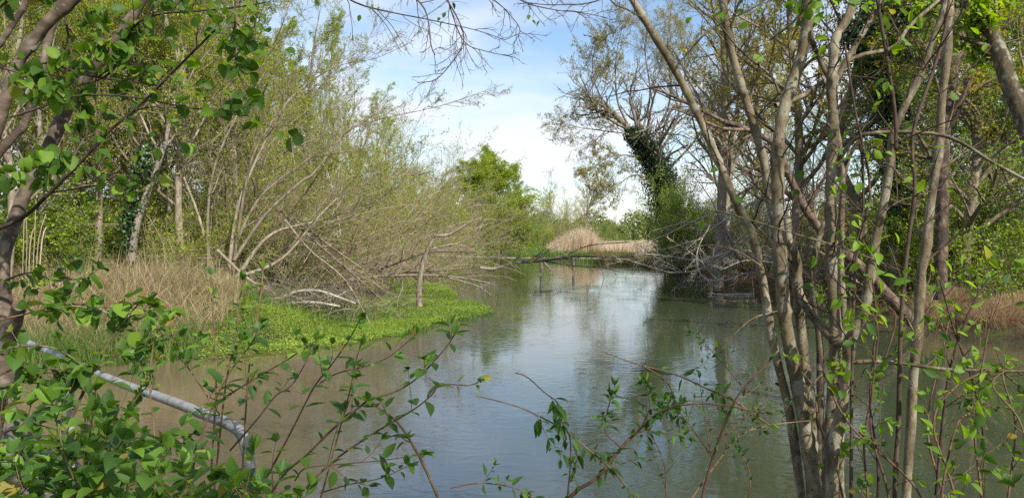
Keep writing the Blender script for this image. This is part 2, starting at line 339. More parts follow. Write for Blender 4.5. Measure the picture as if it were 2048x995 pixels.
# suspended silt: brown along the left bank, green in the deeper right part; blue between is painted sky reflection
xx = mathn(t, 'ADD', ss.outputs['X'], mathn(t, 'MULTIPLY', ss.outputs['Y'], .04))
xx = mathn(t, 'ADD', xx, mathn(t, 'MULTIPLY', mathn(t, 'SUBTRACT', a.outputs['Fac'], .5), 4.))
mr = n('ShaderNodeMapRange'); mr.inputs['From Min'].default_value = -4.8; mr.inputs['From Max'].default_value = 1.4; l(xx, mr.inputs['Value'])
col = ramp(t, mr.outputs[0], [(0, (.16, .118, .07)), (.45, (.085, .075, .052)), (.7, (.030, .045, .055)), (1, (.046, .058, .032))])
l(col, p.inputs['Base Color'])
mp = n('ShaderNodeMapping'); mp.inputs['Scale'].default_value = (1.0, 1.7, 1); mp.inputs['Rotation'].default_value = (0, 0, .25); l(g.outputs['Position'], mp.inputs[0])
w1 = n('ShaderNodeTexNoise'); w1.inputs['Scale'].default_value = 3.6; w1.inputs['Detail'].default_value = 2.5; w1.inputs['Roughness'].default_value = .55; w1.inputs['Distortion'].default_value = .4; l(mp.outputs[0], w1.inputs[0])
w2 = n('ShaderNodeTexNoise'); w2.inputs['Scale'].default_value = .35; w2.inputs['Detail'].default_value = 2; l(g.outputs['Position'], w2.inputs[0])
amp = n('ShaderNodeMapRange'); amp.inputs['From Min'].default_value = .35; amp.inputs['From Max'].default_value = .65; amp.inputs['To Min'].default_value = .12; amp.inputs['To Max'].default_value = 1.15; l(w2.outputs['Fac'], amp.inputs['Value'])
bp = n('ShaderNodeBump'); bp.inputs['Strength'].default_value = .30; bp.inputs['Distance'].default_value = .02
l(mathn(t, 'MULTIPLY', w1.outputs['Fac'], amp.outputs[0]), bp.inputs['Height']); l(bp.outputs[0], p.inputs['Normal'])
l(p.outputs[0], o_.inputs[0]); M['water'] = m
mb = MB(); v = np.array([[-90, -2, 0], [90, -2, 0], [90, 150, 0], [-90, 150, 0]], float); mb.add(v, np.array([[0, 1, 2, 3]]), 0.)
tag(link('river_water', mb.mesh('river_water', m)), kind='structure')

mb = MB(); xf = rng.uniform(-9, 13, 2600); yf = 6+22*rng.random(2600)**1.4; kf = (sdist(xf, yf) < -.2) & (vnoise(xf*1.3, yf*1.1) > .12); xf, yf = xf[kf], yf[kf]; nf = len(xf)
leaves(mb, np.c_[xf, yf, np.full(nf, .006)], np.c_[rng.normal(size=(nf, 2)), np.zeros(nf)], np.tile([0, 0, 1.], (nf, 1)), .012+.02*rng.random(nf), .5, fold=.1, curl=0)
tag(link('floating_litter', mb.mesh('floating_litter', M['dry'])), 'small floating bits of plant litter on the water', 'litter', kind='stuff')
def G(px, d):
    """a point on the ground at photo column px, d metres ahead"""
    x = (px-1024)/F*d; return np.array([x, d, float(ground(np.array([x]), np.array([d]))[0])])

# ---------------------------------------------------------------- tree builders
def wood_levels(mb, levels, sides=(9, 6, 4, 3, 3)):
    for k, lv in enumerate(levels): tubes(mb, lv[0], lv[1], sides[min(k, len(sides)-1)])
def tall_tree(H, r, lean=(0, 0), nl=26, l1=.34, n2=9, n3=6, per=6, leaf=.09, ang=(30, 65), t0=.22, up=.25, fork=False, seed=1, wob=.3, rmin=.006, n4=0, jit=.06):
    rg = np.random.default_rng(seed)
    k = 7; z = np.linspace(0, H, k); pts = np.c_[lean[0]*(z/H)**1.3*H+rg.normal(size=k)*.12*np.minimum(z, 2), lean[1]*(z/H)**1.3*H+rg.normal(size=k)*.12*np.minimum(z, 2), z-.3*(z == 0)]
    tr = single(pts, [r*1.35, r, r*.85, r*.6, r*.35, r*.12], 18)
    if fork: tr = join(tr, tuple(np.array(a) for a in grow(tr, 2, .55, (15, 25), 18, .3, .3, .25, .45, .8, .15, rng=rg)))
    n1 = np.array([nl]+[nl//2]*(len(tr[2])-1))
    a = grow(tr, n1, l1, ang, 7, wob, up, t0, .99, .5, .2, rng=rg, rmin=rmin)
    b = grow(a, n2, .45, (25, 60), 5, wob, up*.8, .15, .98, .55, .3, rng=rg, rmin=rmin)
    c = grow(b, n3, .5, (25, 65), 4, wob, up*.6, .1, .98, .6, .4, rng=rg, rmin=rmin)
    lv = [tr, a, b, c]; last = c
    if n4: last = grow(c, n4, .6, (25, 60), 3, wob, up*.5, .1, .95, .7, .5, rng=rg, rmin=rmin); lv.append(last)
    wd = MB(); wood_levels(wd, lv); lf = MB()
    if per: scatter_leaves(lf, last, per, leaf, jit=jit)
    return wd, lf
def scrub(H, ns, spread, n2, n3, per, leaf, seed, r=.03, rmin=.005, jit=.04, wob=.35, arch=-.35, tall=.8):
    rg = np.random.default_rng(seed); az_ = rg.random(ns)*2*pi; el = radians(90)-radians(1)*rg.random(ns)*spread
    d = np.c_[np.cos(az_)*np.cos(el), np.sin(az_)*np.cos(el), np.sin(el)]; p = np.c_[rg.normal(size=(ns, 2))*.25, np.full(ns, -.15)]
    L = H*(tall+.4*rg.random(ns)); K = 9; pts = [p]
    for s in range(K-1):
        d = norm(d+rg.normal(size=(ns, 3))*wob*.3+np.array([0, 0, arch/K])+np.c_[d[:, :2], np.zeros(ns)]*.06); p = p+d*(L/(K-1))[:, None]; pts.append(p)
    a = (np.stack(pts, 1), np.linspace(1, .25, K)[None]*r*(.6+.8*rg.random(ns))[:, None], L)
    b = grow(a, n2, .42, (20, 55), 6, wob, .12, .15, .98, .5, .3, rng=rg, rmin=rmin)
    c = grow(b, n3, .45, (20, 60), 4, wob, .05, .1, .98, .6, .4, rng=rg, rmin=rmin)
    wd = MB(); wood_levels(wd, [a, b, c], (5, 3, 3)); lf = MB()
    if per: scatter_leaves(lf, c, per, leaf, jit=jit); scatter_leaves(lf, b, per, leaf, jit=jit)
    return wd, lf
PROTO = {}
def proto(key, wd, lf, wm, lm, name='tree', wn='trunk', ln='crown'):
    root = (name, wd.mesh(wn, M[wm]), lf.mesh(ln, M[lm]) if lf.v else None, wn, ln); PROTO[key] = root
def place(key, loc, rz, sc, label, cat, group=None, lm=None):
    name, wm_, lm_, wn, ln = PROTO[key]
    e = empty(name, loc, rz); e.scale = sc if np.ndim(sc) else (sc, sc, sc); tag(e, label, cat, group)
    link(wn, wm_, e)
    if lm_ is not None: link(ln, lm_, e)
    return e

proto('w1', *tall_tree(15, .13, (.05, .02), seed=1, leaf=.075, n2=10, n3=7, per=10), 'bark', 'spring', 'tree')
proto('w2', *tall_tree(14, .11, (.16, -.05), nl=32, seed=2, leaf=.075, n3=7, per=10), 'greybark', 'spring', 'tree')
proto('w3', *tall_tree(16, .15, (-.04, .05), seed=3, leaf=.08, nl=32, per=9, fork=True), 'bark', 'spring', 'tree')
proto('bare', *tall_tree(13, .12, (.03, 0), seed=4, leaf=.07, nl=26, n2=10, n3=8, per=1, fork=True, t0=.15), 'tanwood', 'olive', 'tree')
proto('olive', *tall_tree(16, .2, (-.03, 0), seed=5, leaf=.09, nl=26, n2=8, n3=6, per=7, rmin=.005, l1=.42, fork=True), 'greybark', 'olive', 'tree')
proto('yel', *tall_tree(17, .22, (.02, 0), seed=6, leaf=.10, nl=28, n2=8, n3=5, per=15, rmin=.005, l1=.4, ang=(40, 75)), 'bark', 'yellow', 'tree')
proto('green', *tall_tree(12, .22, (0, 0), seed=8, leaf=.15, nl=40, n2=10, n3=9, per=10, l1=.42, t0=.12, jit=.15), 'bark', 'bend', 'tree')
proto('gr2', *tall_tree(12, .2, (.03, 0), seed=9, leaf=.09, nl=34, n2=10, n3=7, per=9, l1=.36, t0=.1, jit=.1), 'bark', 'shrubgreen', 'tree')
proto('willow', *scrub(5.5, 26, 75, 9, 9, 2, .05, 11, r=.035, arch=-.5), 'tanwood', 'olive', 'willow_scrub', 'stems', 'foliage')
proto('willow2', *scrub(5, 30, 85, 10, 8, 6, .055, 12, r=.03, arch=-.7), 'tanwood', 'spring', 'willow_scrub', 'stems', 'foliage')
proto('arch', *scrub(9.5, 20, 60, 10, 9, 4, .065, 31, r=.045, arch=-.6, jit=.06), 'tanwood', 'spring', 'willow_thicket', 'stems', 'foliage')
proto('arch2', *scrub(9, 20, 60, 10, 8, 10, .075, 32, r=.045, arch=-.6, jit=.06), 'tanwood', 'spring', 'willow_thicket', 'stems', 'foliage')
proto('bush', *scrub(3.4, 26, 60, 9, 6, 7, .085, 13, r=.02, jit=.08), 'bark', 'bright', 'bush', 'stems', 'foliage')
proto('bush2', *scrub(3.2, 24, 70, 9, 6, 6, .07, 14, r=.02, jit=.08), 'bark', 'shrubgreen', 'bush', 'stems', 'foliage')
proto('bush3', *scrub(3.4, 26, 60, 10, 6, 5, .07, 15, r=.02, jit=.06), 'tanwood', 'spring', 'bush', 'stems', 'foliage')

# ---------------------------------------------------------------- distant wood and field
mb = MB(); cn = []
for i in range(210):
    ang_ = radians(-44+88*(i+rng.random())/210); D = 270+rng.random()*60
    x = D*math.tan(ang_); 
    H = 6.5+5*rng.random()+2.5*math.sin(i*.7); cn.append((x, D, H, .6+.5*rng.random(), rng.random()))
for x, D, H, wr, cr in cn:
    n_ = 620; u = norm(rng.normal(size=(n_, 3))); rr = (.6+.4*rng.random((n_, 1)))
    pp = np.array([x, D, H*.5])+u*rr*np.array([H*.42*wr, H*.42*wr, H*.52])
    pp[:, 2] = np.maximum(pp[:, 2], .3)
    leaves(mb, pp, norm(rng.normal(size=(n_, 3))), norm(rng.normal(size=(n_, 3))+[0, 0, .8]), .75*(.6+.8*rng.random(n_)), .8, rnd=np.clip(cr*.8+rng.random(n_)*.25, 0, 1))
    tubes(mb, spline([[x, D, 0], [x, D, H*.7]], 3), np.array([.2, .15, .1]), 4, rnd=0.)
M['farwood'] = leafmat('far_wood', [(0, (.075, .095, .022)), (.5, (.12, .165, .035)), (1, (.19, .21, .06))], .3)
tag(link('distant_wood', mb.mesh('distant_wood', M['farwood'])), 'hazy green wood standing along the far side of the meadow', 'wood', kind='stuff')

# ---------------------------------------------------------------- left bank wood
LW = [('w2', 735, 56, .7, 'leafy tree leaning right between the bare tree and the pointed one'),
      ('bare', 870, 82, .8, 'small bare tree on the bank just left of the river bend clump'),
      ('w1', 665, 50, .95, 'airy leafy tree beside the bare twiggy tree above the willow scrub'),
('w1', 5, 22, .8, 'small leaved young tree nearest the cane stalks'),
      ('w2', 90, 24, .9, 'young leafy tree between the canes and the left trunk row'),
      ('w1', 190, 25, .9, 'young leafy tree touching the left side of the ivy'),
      ('w3', 300, 26, .85, 'young forked tree over the dry grass heap'),
      ('w1', 375, 25, .9, 'young leafy tree just left of the arching bare limbs'),
      ('w2', 250, 38, 1.2, 'leaning leafy tree behind the ivy covered trunk'),
      ('w1', 480, 36, 1.05, 'leafy tree right behind the arching bare limbs'),
      ('w3', 600, 44, .95, 'leafy forked tree above the white blossom'),
('w1', -90, 27, 1.0, 'slender tree at the left edge of the wood, far side of the dry grass'),
      ('w2', 40, 31, 1.05, 'thin pale tree leaning right, third row behind the reed canes'),
      ('w3', 130, 27, 1.0, 'forked brown tree rising just left of the ivy covered trunk'),
      ('w1', 215, 36, 1.1, 'straight thin tree behind the ivy covered trunk'),
      ('w2', 345, 28, 1.0, 'slim grey tree rising right of the ivy covered trunk'),
      ('w3', 410, 33, 1.0, 'forked tree behind the heap of dry grass'),
      ('w1', 470, 30, .95, 'small leaved tree among the leaning trunks on the left bank'),
      ('w2', 520, 40, .98, 'thin leaning tree behind the tangle of fallen trunks'),
      ('w3', 30, 45, 1.1, 'tall tree deep in the wood at the far left'),
      ('w1', 160, 50, 1.15, 'tall tree deep in the wood behind the forked brown tree'),
      ('w2', 300, 48, 1.15, 'tall thin crowned tree deep in the wood behind the ivy covered trunk'),
      ('w3', 420, 52, 1.1, 'tall tree deep in the wood above the dry grass heap'),
      ('w1', 560, 50, .92, 'spring green tree behind the arching bare limbs'),
      ('bare', 640, 52, .95, 'bare twiggy tree above the willow scrub, left of the open sky'),
      ('bare', 705, 58, 1.12, 'bare tree with upright twigs at the edge of the open sky'),
      ('w1', 770, 62, .86, 'small leaved tree with a pointed top beside the open sky'),
      ('bare', 830, 68, .78, 'low bare tree behind the willow scrub on the left bank'),
      ('w2', 100, 64, 1.3, 'faint tree at the back of the left bank wood, behind the cane stalks'),
      ('w1', 380, 66, 1.3, 'faint tree at the back of the left bank wood, middle'),
      ('w3', 520, 68, 1.1, 'faint tree at the back of the wood behind the long bare limbs'),
      ('w2', 650, 74, 1.0, 'faint leaning tree at the back of the left wood near the sky gap')]
for k, (key, px, d, s, lab) in enumerate(LW):
    place(key, G(px, d), k*2.3, s, lab, 'tree', 'trees of the left bank wood')
AR = [('arch', 470, 29, .8, 'arching twiggy willow thicket left of the propped dead pole'), ('arch2', 540, 33, .95, 'arching yellow green thicket behind the propped dead pole'),
      ('arch', 610, 37, 1.0, 'arching twiggy thicket around the white blossom'), ('arch2', 680, 43, 1.05, 'arching yellow green thicket right of the white blossom'),
      ('arch', 745, 50, 1.1, 'arching twiggy thicket above the dead standing stick'), ('arch2', 800, 60, 1.15, 'arching yellow green thicket where the wood steps down'),
      ('arch', 855, 70, 1.15, 'arching twiggy thicket low by the narrowing river'), ('arch2', 380, 31, .9, 'arching yellow green thicket behind the dry grass heap')]
for k, (key, px, d, s_, lab) in enumerate(AR): place(key, G(px, d), k*2.1+.4, s_, lab, 'willow thicket', 'arching willow thickets on the left bank')
place('bare', G(905, 96), 1.0, .98, 'bare pale crowned tree behind the bright green tree at the river bend', 'tree')
place('green', G(1000, 96), .5, (1.5, 1.5, 1.02), 'dense bright green tree at the river bend on the left', 'tree')
place('green', G(952, 92), 3.1, (1.3, 1.3, .9), 'rounded bright green tree left of the tallest one at the bend, nearer the water', 'tree')
place('gr2', G(935, 104), 2.5, (1.5, 1.5, .95), 'bright green tree just left of the tallest one at the river bend', 'tree')
place('gr2', G(1032, 100), 4.5, (1.1, 1.1, .72), 'small bright green tree on the right of the river bend clump', 'tree')
BL = [('bush', -40, 24, 1.2, 'bright green bush at the far left behind the cane stalks'),
      ('bush', 60, 26, 1.1, 'bright green bush behind the bundle of dry cane stalks'),
      ('bush2', 150, 24, 1.0, 'mid green bush between the canes and the ivy covered trunk'),
      ('bush', 235, 28, 1.1, 'bright green bush at the foot of the ivy covered trunk'),
      ('bush3', 330, 25, 1.0, 'pale green bush just behind the dry grass heap'),
      ('bush', 400, 30, 1.2, 'bright bush in the shade of the leaning trunks'),
      ('bush2', 470, 27, 1.0, 'green bush tangled with the leaning trunks'),
      ('bush3', 545, 30, 1.1, 'loose green bush behind the fallen trunks'),
      ('bush', 100, 38, 1.8, 'tall bright bush deep in the left wood behind the canes'),
      ('bush', 260, 42, 1.8, 'tall bright bush deep in the wood behind the ivy covered trunk'),
      ('bush3', 430, 42, 1.9, 'tall pale bush deep in the wood behind the leaning trunks'),
      ('bush', 600, 46, 1.9, 'tall bright bush behind the willow scrub'),
      ('bush3', 690, 52, 2.0, 'pale green bush between the willow scrub and the bare trees'),
      ('bush3', 790, 62, 2.2, 'pale green bush on the bank far beyond the dead standing stick'),
      ('bush', 880, 80, 2.3, 'green bush left of the river bend'),
      ('bush2', 960, 97, 2.0, 'green bush at the foot of the bright tree at the river bend'),
      ('bush3', 1010, 101, 1.9, 'pale green bush at the right foot of the bright tree at the bend'),
      ('bush', 1045, 104, 1.6, 'low bright bush ending the river bend clump')]
for k, (key, px, d, s, lab) in enumerate(BL):
    place(key, G(px, d), k*1.7, s, lab, 'bush', 'bushes under the left bank trees')
WL = [('willow', 560, 27, .75, 'brown willow scrub right behind the fallen trunks'),
      ('willow2', 600, 33, 1.0, 'twiggy willow scrub with a green tinge left of the white blossom'),
      ('willow', 660, 34, .85, 'brown willow scrub over the end of the fallen trunks'),
      ('willow2', 690, 42, 1.15, 'large twiggy willow scrub in the middle of the left bank'),
      ('willow', 750, 46, 1.1, 'brown willow scrub behind the dead standing stick'),
      ('willow2', 790, 55, 1.3, 'greenish willow scrub behind the far end of the mat of water plants'),
      ('willow', 835, 62, 1.35, 'brown willow scrub hanging over the narrowing river'),
      ('willow2', 880, 74, 1.5, 'pale willow scrub nearest the river bend clump'),
      ('willow', 905, 80, 1.7, 'tall tan scrub just before the river bend'),
      ('willow', 940, 88, 1.6, 'orange brown scrub with twigs hanging to the water at the bend')]
for k, (key, px, d, s, lab) in enumerate(WL):
    place(key, G(px, d), k*2.1+.4, s, lab, 'willow scrub', 'willow scrub along the left shore')

# ivy covered trunk on the left
def ivy_cloud(mb, line, rad, n_, size=.09, rnd=None, squash=1.):
    pts = spline(line, 40); R = np.interp(np.linspace(0, 1, 40), np.linspace(0, 1, len(rad)), rad)
    k = rng.integers(0, 40, n_); u = norm(rng.normal(size=(n_, 3)))
    wv = 1+.35*np.sin(k*.9)+.25*np.sin(k*2.1+u[:, 0]*3)
    rr = R[k]*wv*(.45+.65*rng.random(n_)); p = pts[k]+u*rr[:, None]
    leaves(mb, p, norm(u*.4+rng.normal(size=(n_, 3))*.6+[0, 0, -.5]), norm(u+rng.normal(size=(n_, 3))*.35+[0, 0, .3]), size*(.6+.8*rng.random(n_)), .9, rnd=rnd)
b = G(262, 23); e = empty('ivy_tree', b); tag(e, 'leaning pale trunk wrapped in dark ivy behind the dry grass on the left', 'tree')
wd = MB(); T1 = single([P(262, 520, 23), P(275, 440, 23), P(300, 370, 23.4), P(325, 300, 23.6), P(345, 215, 24), P(372, 90, 25)], [.12, .11, .10, .09, .07, .04])
a = grow(T1, 14, .3, (30, 60), 6, .3, .2, .5, .98, .5, .3); c = grow(a, 8, .5, (25, 60), 5, .3, .1); wood_levels(wd, [T1, a, c])
link('trunk', wd.mesh('trunk', M['greybark'], off=b), e)
lf = MB(); scatter_leaves(lf, c, 8, .075); link('crown', lf.mesh('crown', M['spring'], off=b), e)
lf = MB(); ivy_cloud(lf, [P(255, 500, 23), P(262, 420, 23), P(285, 340, 23.2), P(290, 290, 23.2)], [.2, .3, .38, .15], 2600, .085)
link('ivy', lf.mesh('ivy', M['ivy'], off=b), e)

# leaning tree with long arching bare limbs (left bank)
b = P(455, 585, 24); e = empty('leaning_tree', b)
tag(e, 'leaning tree whose long bare limbs arch right across the sky gap', 'tree'); wd = MB()
limbs = [([(450, 600), (468, 500), (520, 395), (600, 330), (640, 310), (718, 300)], 24, 25, .075, .02),
         ([(468, 520), (530, 430), (600, 365), (627, 347), (663, 301), (693, 261), (733, 246), (793, 231), (864, 216), (914, 201), (1009, 168)], 24, 26, .06, .01),
         ([(455, 560), (480, 400), (552, 241), (592, 186), (663, 136), (723, 95), (765, 30)], 24, 27, .07, .012),
         ([(462, 560), (500, 330), (547, 246), (612, 171), (678, 131), (753, 116), (830, 80)], 24, 26, .06, .01),
         ([(430, 600), (415, 470), (430, 330), (500, 180), (560, 60), (600, -60)], 24, 25, .07, .02),
         ([(440, 600), (400, 440), (350, 300), (330, 150), (320, -20)], 24, 26, .06, .02),
         ([(470, 560), (540, 470), (640, 440), (760, 395), (850, 300)], 24.5, 27, .08, .015),
         ([(455, 560), (560, 520), (640, 430), (700, 380), (800, 350), (870, 345)], 24, 26, .07, .012)]
L1 = None
for pl, d0, d1, r0, r1 in limbs:
    pts = [P(x, y, d0+(d1-d0)*k/(len(pl)-1)) for k, (x, y) in enumerate(pl)]
    s1 = single(pts, [r0, (r0+r1)*.45, r1*1.3, r1*.6], 24); L1 = s1 if L1 is None else join(L1, s1)
a = grow(L1, 16, .17, (20, 50), 7, .25, .12, .3, .98, .5, .3, rmin=.007, prof=.5); c = grow(a, 7, .5, (20, 50), 5, .3, .12, .1, .98, .6, .4, rmin=.006)
g3 = grow(c, 5, .55, (20, 55), 4, .3, .1, .1, .98, .7, .5, rmin=.005)
wood_levels(wd, [L1, a, c, g3]); link('trunk', wd.mesh('trunk', M['bark'], off=b), e)
lf = MB(); scatter_leaves(lf, g3, 1, .055); link('crown', lf.mesh('crown', M['spring'], off=b), e)

# fallen dead trunks on the left bank
def dead(name, lines, label, cat, mat='deadwood', n1=7, lr=.25, n2=4, rmin=.006, group=None, ang=(25, 60), up=0., wob=.35, n3=0):
    wd = MB(); b = None; L1 = None
    for pl, d0, d1, r0, r1 in lines:
        pts = [P(x, y, d0+(d1-d0)*k/(len(pl)-1)) for k, (x, y) in enumerate(pl)]
        if b is None: b = pts[0]
        s1 = single(pts, [r0, (r0+r1)/2, r1], 20); L1 = s1 if L1 is None else join(L1, s1)
    lv = [L1]
    if n1: lv.append(grow(L1, n1, lr, ang, 6, wob, up, .1, .98, .5, .3, rmin=rmin))
    if n1 and n2: lv.append(grow(lv[-1], n2, .5, (25, 60), 4, wob, up, .1, .98, .6, .4, rmin=rmin*.8))
    if n3: lv.append(grow(lv[-1], n3, .6, (25, 60), 4, wob, up, .1, .98, .6, .4, rmin=rmin*.7))
    wood_levels(wd, lv, (8, 5, 4, 3)); o = link(name, wd.mesh(name, M[mat], off=b), None, b); tag(o, label, cat, group); return o
dead('fallen_tree', [([(435, 500), (500, 560), (560, 590), (600, 615), (660, 635), (720, 640)], 24, 21.5, .05, .03)], 'fallen trunk sloping down right into the water plants', 'fallen tree', 'bark', n1=8)
dead('fallen_tree', [([(505, 612), (560, 595), (600, 582), (640, 582), (680, 595), (712, 607)], 22, 21, .06, .03)], 'bent fallen limb arching over the heap of dead twigs', 'fallen tree', n1=6)
dead('fallen_tree', [([(512, 620), (560, 610), (620, 604), (680, 612)], 21.6, 21.2, .07, .03)], 'short log lying at the back edge of the water plants', 'fallen tree', n1=4)
dead('fallen_tree', [([(570, 440), (620, 500), (690, 560), (745, 655)], 23, 20.5, .035, .02)], 'straight dead pole propped down to the water plants', 'fallen tree', 'bark', n1=5)
dead('fallen_tree', [([(560, 420), (650, 500), (720, 560), (765, 600)], 26, 25, .05, .02), ([(590, 440), (700, 520), (760, 560)], 26, 26, .04, .015)], 'dark dead limb sloping down behind the propped pole', 'fallen tree', 'bark', n1=8)
dead('fallen_tree', [([(690, 560), (760, 552), (850, 550), (920, 555), (980, 566)], 31, 29, .06, .03),
                     ([(690, 556), (780, 530), (850, 505), (915, 503), (950, 505)], 31, 30, .07, .02),
                     ([(700, 565), (800, 545), (880, 541), (955, 533)], 31, 32, .06, .025),
                     ([(640, 590), (690, 560)], 29, 31, .10, .09),
                     ([(900, 556), (955, 572), (982, 590)], 29, 28, .04, .015)], 'long fallen tree lying flat from the left scrub out over the water', 'fallen tree', 'bark', n1=12, lr=.2)
dead('dead_stick', [([(839, 613), (838, 585), (842, 545), (855, 500), (868, 478), (870, 470), (880, 471), (900, 468), (935, 447), (965, 434)], 24, 24.5, .10, .025),
                    ([(866, 495), (900, 491), (935, 478), (975, 462)], 24, 25, .04, .012),
                    ([(862, 498), (910, 488), (950, 500)], 24, 24, .03, .01)], 'dead forked stick standing upright in the green water plants', 'dead tree', 'bark', n1=7, lr=.14)
dead('fallen_tree', [([(960, 535), (990, 537), (1030, 525), (1080, 522), (1130, 510), (1180, 490), (1260, 484)], 48, 49, .10, .03),
                     ([(1070, 523), (1160, 512), (1240, 515), (1320, 500), (1400, 478), (1500, 440)], 48, 44, .07, .02),
                     ([(1050, 524), (1075, 510), (1088, 498)], 48, 48, .05, .02),
                     ([(1020, 527), (1033, 540)], 48, 48, .06, .03),
                     ([(1090, 522), (1140, 530), (1200, 535), (1240, 543)], 48, 47, .05, .015)], 'dark fallen tree lying across the far water with thin upturned limbs', 'fallen tree', 'bark', n1=9, lr=.22, n2=5, rmin=.012)
dead('stake', [([(1083, 545), (1082, 515), (1080, 506)], 50, 50, .12, .09), ([(1083, 520), (1098, 535), (1100, 543)], 50, 50, .06, .05)], 'pale broken stake in the water under the dark fallen tree', 'stake', n1=0, n2=0)
dead('post', [([(1147, 540), (1147, 512)], 52, 52, .09, .09)], 'short whitish post in the water holding the pale rope', 'post', n1=0, n2=0)
dead('rope', [([(864, 510), (1000, 515), (1147, 516), (1290, 518)], 50, 52, .028, .028)], 'pale rope strung low across the river behind the fallen trees', 'rope', n1=0, n2=0)
# heap of dead twigs around fallen trunks
mb = MB(); n_ = 850; c0 = P(610, 600, 22.3)
p0 = c0+rng.normal(size=(n_, 3))*np.array([1.5, .7, .28]); dd = norm(rng.normal(size=(n_, 3))*[1, .7, .6]); K = 5
pts = [p0]
for k in range(K-1): dd = norm(dd+rng.normal(size=(n_, 3))*.3+[0, 0, -.08]); pts.append(pts[-1]+dd*.22)
tubes(mb, np.stack(pts, 1), np.full((n_, K), .006)*(.6+1.2*rng.random((n_, 1))), 3)
tag(link('twig_heap', mb.mesh('twig_heap', M['bark'])), 'tangled heap of dead twigs under the fallen trunks on the left bank', 'twigs', kind='stuff')
# long arching bare shoots in front of left scrub
mb = MB(); n_ = 260; sx_ = rng.uniform(380, 900, n_); K = 8
p0 = np.array([P(x, 575+rng.normal()*12-(x-380)*.05, 23+(x-380)*.022+rng.random()*5) for x in sx_])
dd = norm(np.c_[rng.normal(size=n_)*.7+.2, rng.normal(size=n_)*.4-.2, .9+.3*rng.random(n_)]); Ls = 2+2.8*rng.random(n_); pts = [p0]
for k in range(K-1): dd = norm(dd+rng.normal(size=(n_, 3))*.12+[0, 0, -.17]); pts.append(pts[-1]+dd*(Ls/(K-1))[:, None])
A_ = (np.stack(pts, 1), np.linspace(1, .35, K)[None]*(.006+.012*rng.random((n_, 1))), Ls); B_ = grow(A_, 4, .3, (20, 50), 4, .3, -.1, rmin=.004)
wood_levels(mb, [A_, B_], (4, 3)); tag(link('bramble_thicket', mb.mesh('bramble_thicket', M['tanwood'])), 'pale bare arching shoots tangled along the left bank in front of the scrub', 'thicket', kind='stuff')

# dry cane stalks on the left
e = None
for k, x in enumerate([44, 50, 56, 63, 70, 76]):
    mb = MB(); tubes(mb, spline([P(x, 590, 19), P(x+3+k, 480, 19.2), P(x+6+4*k-9*(k % 2), 400+27*(k % 3), 19.3)], 6), np.full(6, .008+.003*(k % 3)), 6)
    o = link('cane', mb.mesh('cane', M['reed'], off=P(x, 590, 19)), None, P(x, 590, 19))
    tag(o, 'tall dry cane stalk standing in the bundle at the far left', 'cane', 'bundle of dry cane stalks')

# blossom shrub sprays (white blackthorn blossom) 
e = empty('blackthorn', P(690, 520, 31)); tag(e, 'blackthorn with specks of white blossom in the willow scrub', 'bush')
A_ = single([P(690, 540, 31), P(680, 460, 31), P(665, 380, 31), P(650, 330, 31)], [.04, .02]); A2 = single([P(690, 540, 31), P(720, 460, 30.5), P(760, 420, 30)], [.04, .02]); A_ = join(A_, A2)
B_ = grow(A_, 14, .35, (25, 55), 5, .3, .1); C_ = grow(B_, 6, .5, (25, 55), 4, .3, .1); wd = MB(); wood_levels(wd, [A_, B_, C_], (5, 3, 3))
link('stems', wd.mesh('stems', M['tanwood'], off=P(690, 520, 31)), e); lf = MB(); scatter_leaves(lf, C_, 2, .04); link('foliage', lf.mesh('foliage', M['spring'], off=P(690, 520, 31)), e)
lf = MB(); n_ = 26; bc = np.repeat(np.array([P(x, y, 30.6) for x, y in [(612, 442), (622, 448), (636, 455), (632, 440), (673, 470), (680, 463), (610, 395), (655, 350), (665, 375), (640, 490), (920, 400), (925, 393), (915, 408)]]), n_, 0)
bc = bc+rng.normal(size=bc.shape)*.05; leaves(lf, bc, rng.normal(size=bc.shape), rng.normal(size=bc.shape), .04, .9); link('blossom', lf.mesh('blossom', M['blossom'], off=P(690, 520, 31)), e)

# ---------------------------------------------------------------- grasses
def pts_in(x0, x1, y0, y1, n_, f):
    x = rng.uniform(x0, x1, n_*4); y = rng.uniform(y0, y1, n_*4); k = f(x, y); x, y = x[k][:n_], y[k][:n_]
    return x, y
# mat of water plants: outline in the photo, dropped on the water
mat_poly = np.array([(385, 727), (440, 721), (500, 716), (600, 707), (700, 692), (780, 676), (850, 660), (900, 642), (960, 634), (988, 627), (960, 612), (915, 603),
                     (905, 585), (880, 570), (820, 566), (780, 572), (800, 590), (760, 606), (700, 612), (620, 640), (520, 655), (450, 685), (400, 712)], float)
def drop(px, py): 
    d = CAMZ*F/np.maximum(py-470, 1); return np.c_[(px-1024)/F*d, d]
mw = drop(mat_poly[:, 0], mat_poly[:, 1])
def inpoly(x, y, A):
    ins = np.zeros(len(x), bool)
    for a, b in zip(A, np.roll(A, -1, 0)):
        c = (a[1] > y) != (b[1] > y); ins ^= c & (x < (b[0]-a[0])*(y-a[1])/(b[1]-a[1]+1e-12)+a[0])
    return ins
